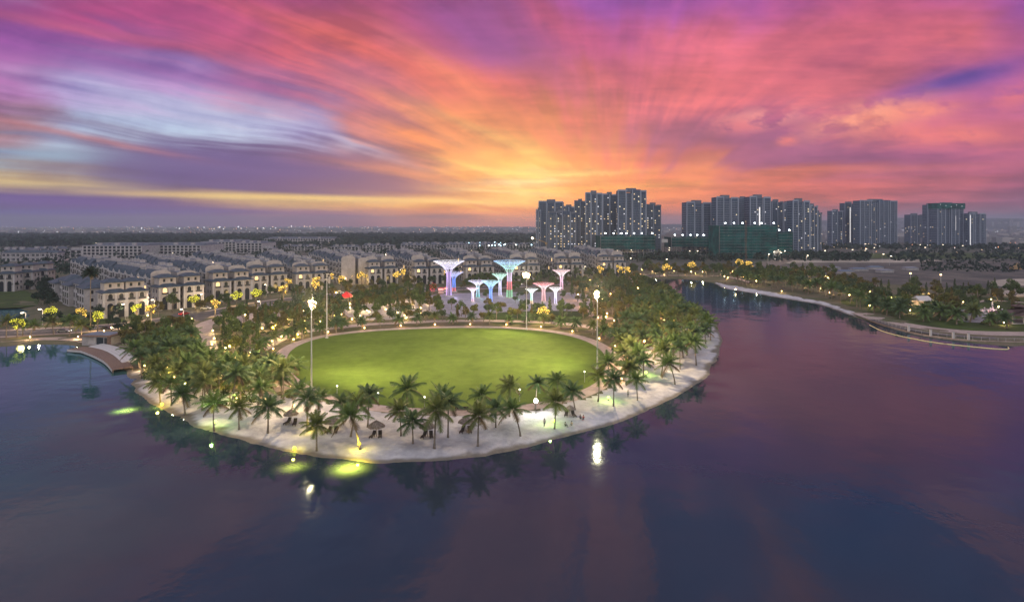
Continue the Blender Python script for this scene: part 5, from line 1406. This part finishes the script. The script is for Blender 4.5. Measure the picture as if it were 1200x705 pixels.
# white tent restaurant
p = gnd(1080, 358); t = thing('tent_hall', 'white tent roofed cafe glowing warm inside, across the channel', 'cafe', (p[0], p[1], .6), math.radians(10))
b = MB(); b.raw([(-4,-3,2.8),(4,-3,2.8),(4,3,2.8),(-4,3,2.8),(-4,0,5.0),(4,0,5.0)], [(0,1,5,4),(2,3,4,5),(1,2,5),(3,0,4)]); link('roof', b.mesh('roof', [M_TRIM]), t)
for sx in (-3.8,3.6):
    for sy in (-2.8,2.6): b = MB(); b.box(0,.2,0,.2,-.2,2.8); link('post', b.mesh('post', [M_TRIM]), t, (sx,sy,0))
b = MB(); b.box(-3.6,3.6,2.4,2.6,-.2,2.7); link('wall', b.mesh('wall', [M_WALL2]), t)
lamp_light('cafe_lamp', t, (0,-.5,2.3), 380, (1.0,.6,.3), .3)
for i, (x, y, lab) in enumerate(((1128,375,'low pale stone kiosk on the round plaza, nearer the rail'),(1140,371,'low pale stone kiosk between the other kiosk and the fountain'))):
    p = gnd(x, y); t = thing('stone_kiosk', lab, 'kiosk', (p[0], p[1], .6), .2); b = MB(); b.box(-2.6,2.6,-1.6,1.6,-.2,2.4); link('wall', b.mesh('wall', [M_WALL]), t)
    b = MB(); b.hip(-3,3,-2,2,2.4,3.2,.5,.15); link('roof', b.mesh('roof', [M_FLAT]), t); b = MB(); b.box(-.6,.6,-1.68,-1.58,0,2.0); link('door', b.mesh('door', [M_RAIL]), t)

# promenade rail, boom and posts across the channel
rail_px = [(1015,371.5),(1030,377),(1050,383),(1080,390),(1120,395.5),(1160,398.5),(1200,399.5),(1260,401)]
rc = catmull([gnd(x, y) for x, y in rail_px], 2.2, closed=False)
t = thing('railing', 'long pale railing along the promenade edge across the channel', 'railing', (0,0,0))
b = MB()
for z in (1.0, .55): b.tube([(q[0], q[1], .6+z) for q in rc], .05, 4)
link('handrail', b.mesh('handrail', [M_CONC]), t)
for q in rc: 
    b = MB(); b.box(-.06,.06,-.06,.06,-.1,1.0); link('post', b.mesh('post', [M_CONC]), t, (q[0], q[1], .6))
b = MB(); wc = catmull([gnd(x, y+1.2) for x, y in rail_px], 3.0, closed=False)
for i in range(len(wc)-1):
    b.face([(wc[i][0],wc[i][1],-.4),(wc[i+1][0],wc[i+1][1],-.4),(wc[i+1][0],wc[i+1][1],.62),(wc[i][0],wc[i][1],.62)])
    b.face([(wc[i][0],wc[i][1],.62),(wc[i+1][0],wc[i+1][1],.62),(wc[i+1][0],wc[i+1][1]+1.2,.64),(wc[i][0],wc[i][1]+1.2,.64)])
tag(link('quay_wall', b.mesh('quay_wall', [mat('quay_stone', (.26,.21,.18), .9, .1, var=.25, vscale=.6)])), 'brown stone quay wall under the railing across the channel', 'quay wall')
for i, (x, y) in enumerate(((1066,388.5),(1092,394),(1118.5,397),(1136.5,398.5))):
    p = gnd(x, y); t = thing('light_pillar', f'{ordinal(i)} short white light pillar on the railed promenade, from the beach', 'light pillar', (p[0], p[1]+.6, .6), 0, None, 'white pillars on the promenade')
    b = MB(); b.box(-.3,.3,-.28,.28,0,2.3); link('shaft', b.mesh('shaft', [M_TRIM]), t); b = MB(); b.box(-.38,.38,-.34,.34,2.3,2.5); link('cap', b.mesh('cap', [M_CONC]), t)
bc = catmull([gnd(x, y, .1) for x, y in [(1019,380.5),(1035,388),(1060,394.5),(1095,401),(1130,405),(1165,408.3),(1181,408.8),(1181.5,406.5)]], 1.2, closed=False)
b = MB(); b.tube([(q[0], q[1], .06) for q in bc], .16, 6)
tag(link('floating_boom', b.mesh('floating_boom', [mat('boom_float', (.75,.66,.34), .6)])), 'thin yellowish floating boom on the water along the quay', 'boom')

# ------------------------------------------------------------------ beach things
M_THATCH = mat('thatch', (.20,.165,.14), .95, .1, var=.35, vscale=3.0)
M_LOUNGE = mat('lounger_dark', (.05,.04,.038), .8)
def umbrella_mesh():
    b = MB(); b.tube([(0,0,-.3),(0,0,2.5)], .07, 6); pole = b.mesh('pole', [M_BARK])
    b = MB(); n_ = 14
    rings = [(.08, 3.15), (.75, 2.75), (1.45, 2.25), (1.7, 1.95)]
    vs = []
    for r_, z in rings:
        for k in range(n_): vs.append((r_*(1+.05*(k % 2))*math.cos(2*math.pi*k/n_), r_*(1+.05*(k % 2))*math.sin(2*math.pi*k/n_), z - .06*(k % 2)))
    fs = [(j*n_+(k+1)%n_, j*n_+k, (j+1)*n_+k, (j+1)*n_+(k+1)%n_)[::-1] for j in range(3) for k in range(n_)] + [tuple(range(n_))]
    vs.append((0,0,2.35)); fs += [(3*n_+(k+1)%n_, 3*n_+k, len(vs)-1) for k in range(n_)]
    b.raw(vs, fs); return pole, b.mesh('thatch_canopy', [M_THATCH])
UMB = umbrella_mesh()
def lounger_meshes():
    f = MB(); f.box(-.32,.32,-.9,.35,.26,.34); f.box(-.32,-.26,-.9,.35,.34,.38); f.box(.26,.32,-.9,.35,.34,.38)
    bk = MB(); bk.raw([(-.32,.35,.30),(.32,.35,.30),(.32,.95,.92),(-.32,.95,.92),(-.32,.42,.26),(.32,.42,.26),(.32,1.02,.86),(-.32,1.02,.86)], [(0,1,2,3),(7,6,5,4),(0,4,5,1),(1,5,6,2),(2,6,7,3),(3,7,4,0)])
    lg = MB(); lg.box(-.04,.04,-.04,.04,-.1,.27)
    return f.mesh('seat', [M_LOUNGE]), bk.mesh('backrest', [M_LOUNGE]), lg.mesh('leg', [M_LOUNGE])
LO = lounger_meshes()
def lounger(x, y, rz, label):
    p = gnd(x, y, .5); t = thing('beach_lounger', label, 'lounger', (p[0], p[1], ground_z(*p)), rz, 1.1, 'loungers on the sand')
    link('seat', LO[0], t); link('backrest', LO[1], t)
    for sx in (-.26,.26):
        for sy in (-.8,.28): link('leg', LO[2], t, (sx,sy,0))
for i, (x, y, s) in enumerate(((341,497,.9),(389,505,1),(441,511,1),(501,511,.95),(546,505,.95),(668,487,.7))):
    p = gnd(x, y, .5); w_ = ('nearest the deck','second from the deck','third from the deck','behind the palm pair','amid the middle palms','low one by the seated people')[i]
    t = thing('thatched_umbrella', f'thatched beach umbrella on the sand, {w_}', 'beach umbrella', (p[0], p[1], ground_z(*p)), i, s, 'thatched umbrellas')
    link('pole', UMB[0], t); link('canopy', UMB[1], t)
    for k in (-1, 1): lounger(x + k*4.4, y+1.2, .2*k, f'dark lounger on {"the deck side" if k < 0 else "the far side"} under the thatched umbrella {w_}')
def lamp_post(x, y, label, H_=2.7, group=None):
    p = gnd(x, y, .6); t = thing('globe_lamp', label, 'lamp', (p[0], p[1], .62), 0, None, group)
    b = MB(); b.tube([(0,0,-.2),(0,0,H_)], .05, 6); link('post', b.mesh('post', [M_POLE]), t)
    b = MB(); b.ball((0,0,0), .19, 8, 6); link('globe', b.mesh('globe', [glow('globe', (1.0,.93,.8), 4)]), t, (0,0,H_+.15))
    return t
for x, y, w_ in ((443,475,'beside the third umbrella'),(497.5,480,'before the palm pair'),(515,479,'next to the lawn bench'),(609,470.5,'behind the middle palms'),(685,448,'at the lawn edge near the brightest mast'),(395,466,'where the path meets the lawn')):
    lamp_post(x, y, f'slim globe lamp on the lawn edge {w_}', group='globe lamps on the lawn edge')
p = gnd(541, 482); t = thing('bench', 'dark bench on the path between the lawn and the palms', 'bench', (p[0], p[1], .63), .05)
b = MB(); b.box(-1.5,1.5,-.3,.3,.4,.48); link('seat', b.mesh('seat', [M_LOUNGE]), t); b = MB(); b.box(-1.5,1.5,.26,.34,.5,1.0); link('backrest', b.mesh('backrest', [M_LOUNGE]), t)
for sx in (-1.3,1.2): b = MB(); b.box(0,.1,-.28,.3,-.05,.4); link('leg', b.mesh('leg', [M_LOUNGE]), t, (sx,0,0))

# ------------------------------------------------------------------ lamps
M_GLOBE = glow('garden_globe', (1.0,.66,.30), 5.0); M_HOT = glow('hot_lamp', (1.0,.93,.8), 30.0)
b = MB(); b.tube([(0,0,-.2),(0,0,.9)], .06, 6, 0); b.ball((0,0,1.05), .24, 8, 6, 1); GL = b.mesh('garden_lamp', [M_RAIL, M_GLOBE])
b = MB(); b.tube([(0,0,-.2),(0,0,3.4)], .06, 6, 0); b.ball((0,0,3.6), .27, 8, 6, 1); GLT = b.mesh('garden_lamp', [M_RAIL, M_GLOBE])
def garden(poly, n, gap, label, group, power, seed, tall=.3, colr=(1.0,.66,.30), avoid=(LAWN,)):
    r = random.Random(seed); A = G0(poly, .6)
    for x, y in scatter(A, n, gap, [], avoid, 3000, seed):
        ta = r.random() < tall
        o = tag(link('garden_lamp', GLT if ta else GL, None, (x, y, ground_z(x, y))), label, 'lamp', group)
        if power: lamp_light('garden_glow', o, (0, -.45, 3.7 if ta else 1.3), power*(1.3 if ta else .8), colr, .22)
garden([(165,430),(236,410),(250,440),(345,452),(350,470),(260,476),(200,464)], 20, 7, 'small warm garden lamp under the palms by the deck', 'garden lamps by the deck', 1300, 1)
garden([(246,386),(396,358),(396,384),(300,412),(320,440),(250,432)], 44, 5, 'small yellow garden lamp in the thick garden beside the pink path', 'garden lamps in the thick garden', 900, 2, .2, (1.0,.74,.26))
garden([(340,350),(500,344),(506,374),(404,380)], 42, 7, 'small warm garden lamp among the trees round the red kiosk', 'garden lamps by the kiosk', 1300, 3)
garden([(664,336),(745,332),(800,358),(830,385),(770,428),(722,436),(716,400),(690,376)], 56, 7, 'small warm garden lamp in the wood and grove past the brightest mast', 'garden lamps past the mast', 1200, 4, .3, (1.0,.52,.20))
garden([(845,318),(960,322),(1040,342),(1190,346),(1190,386),(1040,368),(1005,366),(960,350),(850,333)], 60, 9, 'small warm garden lamp in the park across the channel', 'garden lamps across the channel', 1100, 5)
garden([(0,399),(90,398),(150,380),(230,372),(230,385),(150,395)], 12, 10, 'small warm garden lamp along the road before the villas', 'garden lamps by the villa road', 900, 6)
garden([(735,318),(850,319),(850,324),(735,323)], 16, 9, 'small warm lamp on the far bank at the channel bend', 'lamps at the channel bend', 900, 7)
# uplights at the back rim of the lawn
for i, q in enumerate(DATEPTS):
    if i % 2 == 0:
        v = Vector((lc[0]-q[0], lc[1]-q[1])).normalized()*2.6
        o = tag(link('ground_uplight', GL, None, (q[0]+v.x, q[1]+v.y, .1)), 'low orange uplight between the date palms along the far lawn edge', 'lamp', 'uplights round the lawn')
        lamp_light('uplight_glow', o, (0, -.2, 1.2), 700, (1.0,.52,.22), .2)
# street lamps
def street_lamp_mesh():
    b = MB(); b.tube([(0,0,-.2),(0,0,6.5),(0,-.5,7.0),(0,-1.4,7.1)], [.10,.07,.06,.05], 6); pole = b.mesh('pole', [M_POLE])
    b = MB(); b.box(-.2,.2,-1.9,-1.3,6.95,7.12,0); b.box(-.3,.3,-2.0,-1.2,6.72,6.95,1); return pole, b.mesh('lamp_head', [M_POLE, glow('street_head', (1.0,.82,.58), 9)])
SL = street_lamp_mesh()
def street_lamp(x, y, label, group, power, colr=(1.0,.74,.46), s=1.0):
    p = gnd(x, y); t = thing('street_lamp', label, 'street lamp', (p[0], p[1], .6), 0, s, group); link('pole', SL[0], t); link('lamp_head', SL[1], t)
    if power: lamp_light('street_glow', t, (0, -1.7, 6.5), power, colr, .3)
for i, (x, y) in enumerate(((50,381),(147,374),(181,368),(238,360),(260,352),(312,347),(330,341),(360,338),(379,332),(419,328),(470,326),(520,322),(640,318),(697,320),(30,386),(215,381),(305,370))):
    street_lamp(x, y, f'street lamp before the villas, {ordinal(i)} counting from the flat pavilion', 'street lamps before the villas', 1500)
for i in range(34):
    u = i/33; x = 905 + 56*u**.8 + (6 if i % 2 else -5)*(1-u*.7); y = 309 - 31*u**.75
    street_lamp(x, y, 'street lamp on the lit avenue running up to the towers', 'street lamps on the avenue', 2500 if i < 12 else 0, s=1.5)
for i in range(40):
    x, y = random.uniform(100, 700), random.uniform(288, 322)
    street_lamp(x, y, 'street lamp in the lanes between the slate terraces', 'lane lamps between terraces', 2600 if i % 2 else 0, s=1.0)
for i in range(26):
    x, y = random.uniform(690, 1180), random.uniform(292, 316)
    street_lamp(x, y, 'street lamp round the cleared land and the building sites', 'lamps round the sites', 2600 if i % 3 == 0 else 0, s=1.4)
for x, y, lab in ((1067,337,'thin bare pole by the trees before the cleared land'),(1102.5,339,'second thin pole before the cleared land')):
    p = gnd(x, y); b = MB(); b.tube([(0,0,-.2),(0,0,9)], .22, 6, 0); b.box(-.5,.5,-.2,.2,9,9.8,1); tag(link('pole', b.mesh('pole', [M_CONC, M_GLOBE]), None, (p[0], p[1], .6)), lab, 'pole')
# spotlights on the two gable walls
for x, y, z, lab, pw in ((190,352,17.5,'twin spotlight high on the gable wall behind the parking lot',900),(404,333.5,4.5,'spotlight low on the blank white gable',900)):
    p = gnd(x, y); b = MB(); b.box(-.5,.5,-.2,.3,-.3,.3,0); b.ball((-.4,-.4,0),.42,8,6,1); b.ball((.9,-.4,.1),.55,8,6,1)
    o = tag(link('wall_spotlight', b.mesh('wall_spotlight', [M_RAIL, M_LENS2]), None, (p[0], p[1]-2.0, .6+z)), lab, 'spotlight'); lamp_light('spot_glow', o, (0,-1.0,0), pw, (1.0,.72,.42), .4)

# palm uplights and the shore spots
def shore_spot(x, y, colr, power, label, z=.45, lens=3.0, hot=False, off=(0,0,0), wet=None):
    p = gnd(x, y, .4); zz_ = max(0.05, ground_z(*p)); t = thing('shore_spotlight', label, 'spotlight', (p[0], p[1], zz_))
    b = MB(); b.tube([(0,0,-.2),(0,0,z)], .06, 6); link('stake', b.mesh('stake', [M_RAIL]), t)
    b = MB(); b.ball((0,0,0), .34 if not hot else .45, 10, 8); link('lens', b.mesh('lens', [glow('spot_lens', colr, lens)]), t, (0,0,z+.25))
    lamp_light('spot_glow', t, (off[0], off[1], z+.6+off[2]), power*2.0, colr, .25)
    if wet:
        lamp_light('water_beam', t, (wet[0], wet[1], 2.2), wet[2], colr, .3, (130, 1.0))
YEL, LIM = (1.0,.78,.06), (.62,1.0,.16)
shore_spot(421,526,YEL,260,'big yellow spotlight disc at the waterline under a leaning palm',.6,2.2,False,(0,-1.2,.3),(.3,-7.5,26000))
shore_spot(345,526,YEL,200,'yellow spotlight at the waterline on the pale sand hump',.2,2,False,(0,-.6,.4),(2.5,-7.0,6000))
shore_spot(190,474,(1.0,.74,.10),420,'lime spotlight at the water edge nearest the deck',.2,2,False,(-.6,-.8,.4),(-6.5,-3.0,8000))
shore_spot(252,497,LIM,420,'lime uplight making one whole palm glow beside the water',.5,3,False,(0,-1.4,2.2))
shore_spot(274,467,LIM,200,'lime uplight in the palms behind the glowing palm',.4,3,False,(0,-.8,1.5))
shore_spot(628,486,(1.0,.96,.80),800,'brilliant white lamp between two front palms',2.6,22,True,(0,-.8,.3))
shore_spot(649,497,LIM,300,'lime uplight at a palm foot beside the brilliant white lamp',.4,3,False,(-.8,-.4,1.4))
shore_spot(713,470,LIM,380,'green uplight low in the palms below the brightest mast',.4,3,False,(0,-.6,1.2))
shore_spot(757,440,LIM,380,'green uplight in the middle of the point palms',.4,4,False,(0,-.6,1.6))
shore_spot(808,400,(.9,.95,.2),380,'yellow green uplight high on the sandy point',.4,4,False,(0,-.6,1.4))
shore_spot(344,480,(1.0,.7,.2),260,'amber lamp behind the umbrella nearest the deck',.5,3,False,(0,-.5,.8))
shore_spot(365,505,YEL,200,'yellow uplight under the palm before the second umbrella',.3,3,False,(0,-.8,1.0))
p = gnd(797, 345.5); shore_spot(862,341,(1.0,.6,.28),900,'orange lamp on the far beach reflected in the channel',1.2,16,True)

# ------------------------------------------------------------------ cars, sheds, excavator
def car_meshes(c):
    M_BODY = mat('car_paint', c, .25, .5); b = MB()
    prof = [(-2.2,.35),(2.2,.35),(2.25,.72),(1.3,.92),(.7,1.42),(-1.0,1.45),(-1.75,.98),(-2.2,.9)]
    b.panel(prof, -.85, .85, 0); body = b.mesh('body', [M_BODY])
    g = MB(); g.panel([(1.18,.96),(.66,1.36),(-.95,1.38),(-1.6,.98)], -.87, .87); glass = g.mesh('window', [M_GLASS])
    w = MB(); n_ = 10; w.panel([(.34*math.cos(a), .34+.34*math.sin(a)) for a in np.linspace(0, 6.283, n_+1)[:-1]], -.11, .11); wh = w.mesh('wheel', [M_RAIL])
    l = MB(); l.box(-.04,.04,-.2,.2,-.08,.08); return body, glass, wh, l.mesh('headlight', [glow('headlight', (1,.95,.85), 5)]), l.mesh('taillight', [glow('taillight', (1,.06,.04), 3)])
CARS = [car_meshes(c) for c in ((.6,.6,.6),(.05,.05,.06),(.25,.26,.28),(.3,.03,.03))]
def car(x, y, rz, k, label, group=None, s=1.0):
    p = gnd(x, y); t = thing('parked_car' if group is None else 'car', label, 'car', (p[0], p[1], .68), rz, s, group); m_ = CARS[k]
    link('body', m_[0], t); link('window', m_[1], t)
    for sx in (-1.35,1.35):
        for sy in (-.78,.78): link('wheel', m_[2], t, (sx,sy,0))
    for sy in (-.6,.6): link('headlight', m_[3], t, (2.22,sy,.62)); link('taillight', m_[4], t, (-2.2,sy,.68))
car(241,362.5,.15,0,'white car parked beside the lot near the lit tree'); car(125,386.5,.1,1,'dark car on the road behind the flat roofed pavilion'); car(75,389.5,.1,2,'grey car on the road beyond the promenade trees')
car(311,359,.3,2,'grey car by the road at the pink plaza'); car(326,356,.3,0,'white car further along the road past the pink plaza'); car(283,351,.5,1,'dark car in the lane beside the third villas'); car(398,344,.15,0,'white car under the blank gable'); car(216,369,1.2,3,'red car alone in the parking lot')
for i in range(14):
    u = (i+.5)/14; x = 908 + 53*u**.8 + (3 if i % 2 else -3)*(1-u*.7); y = 307 - 28*u**.75
    car(x, y, math.radians(62), i % 4, 'small car with its lights on along the avenue to the towers', 'cars on the avenue', 1.5)
for i, (x, y, w_) in enumerate(((1000,317.5,14),(1032,319.5,12),(1020,315.5,13),(1062,316.5,12),(985,320.5,12),(972,316,11))):
    p = gnd(x, y); t = thing('site_shed', f'{ordinal(i)} long low blue grey shed on the dark cleared land', 'shed', (p[0], p[1], .62), .05, None, 'sheds on the cleared land')
    b = MB(); b.box(0,w_,0,7,0,1.9); link('wall', b.mesh('wall', [M_WALL]), t); b = MB(); b.hip(-.5,w_+.5,-.5,7.5,1.9,3.0,.45,.15); link('roof', b.mesh('roof', [mat('shed_tin', (.16,.18,.21) if i % 2 else (.09,.14,.20), .5)]), t)
p = gnd(1188, 317); t = thing('excavator', 'small tan excavator with raised arm at the edge of the cleared land', 'excavator', (p[0], p[1], .62), .2, 1.5); ym = mat('digger', (.35,.24,.12), .6)
b = MB(); b.box(-1.8,1.8,-1.4,-.8,0,.9); link('track', b.mesh('track', [M_RAIL]), t); link('track', b.mesh('track', [M_RAIL]), t, (0,2.2,0))
b = MB(); b.box(-1.7,1.5,-1.2,1.2,.9,2.0); b.box(-.2,1.2,-1.1,.1,2.0,3.1); link('cab', b.mesh('cab', [ym]), t)
b = MB(); b.tube([(1.2,.5,1.8),(3.4,.5,4.4),(5.2,.5,3.0),(5.6,.5,1.2)], [.28,.24,.18,.15], 6); b.box(5.2,6.1,.1,.9,.5,1.3); link('arm', b.mesh('arm', [ym]), t)

# ------------------------------------------------------------------ the evening haze
hz = MB(); hz.box(-11500, 11500, -280, 9450, -3.5, 165)
hm = bpy.data.materials.new('haze'); hm.use_nodes = True; ht = hm.node_tree; ht.nodes.clear()
vo = ht.nodes.new('ShaderNodeVolumePrincipled'); vo.inputs['Density'].default_value = HAZE; vo.inputs['Color'].default_value = (.56,.68,.84,1); vo.inputs['Anisotropy'].default_value = .2
oo = ht.nodes.new('ShaderNodeOutputMaterial'); ht.links.new(vo.outputs[0], oo.inputs['Volume'])
if HAZE > 0: struct('haze', hz.mesh('haze', [hm]), 'stuff')
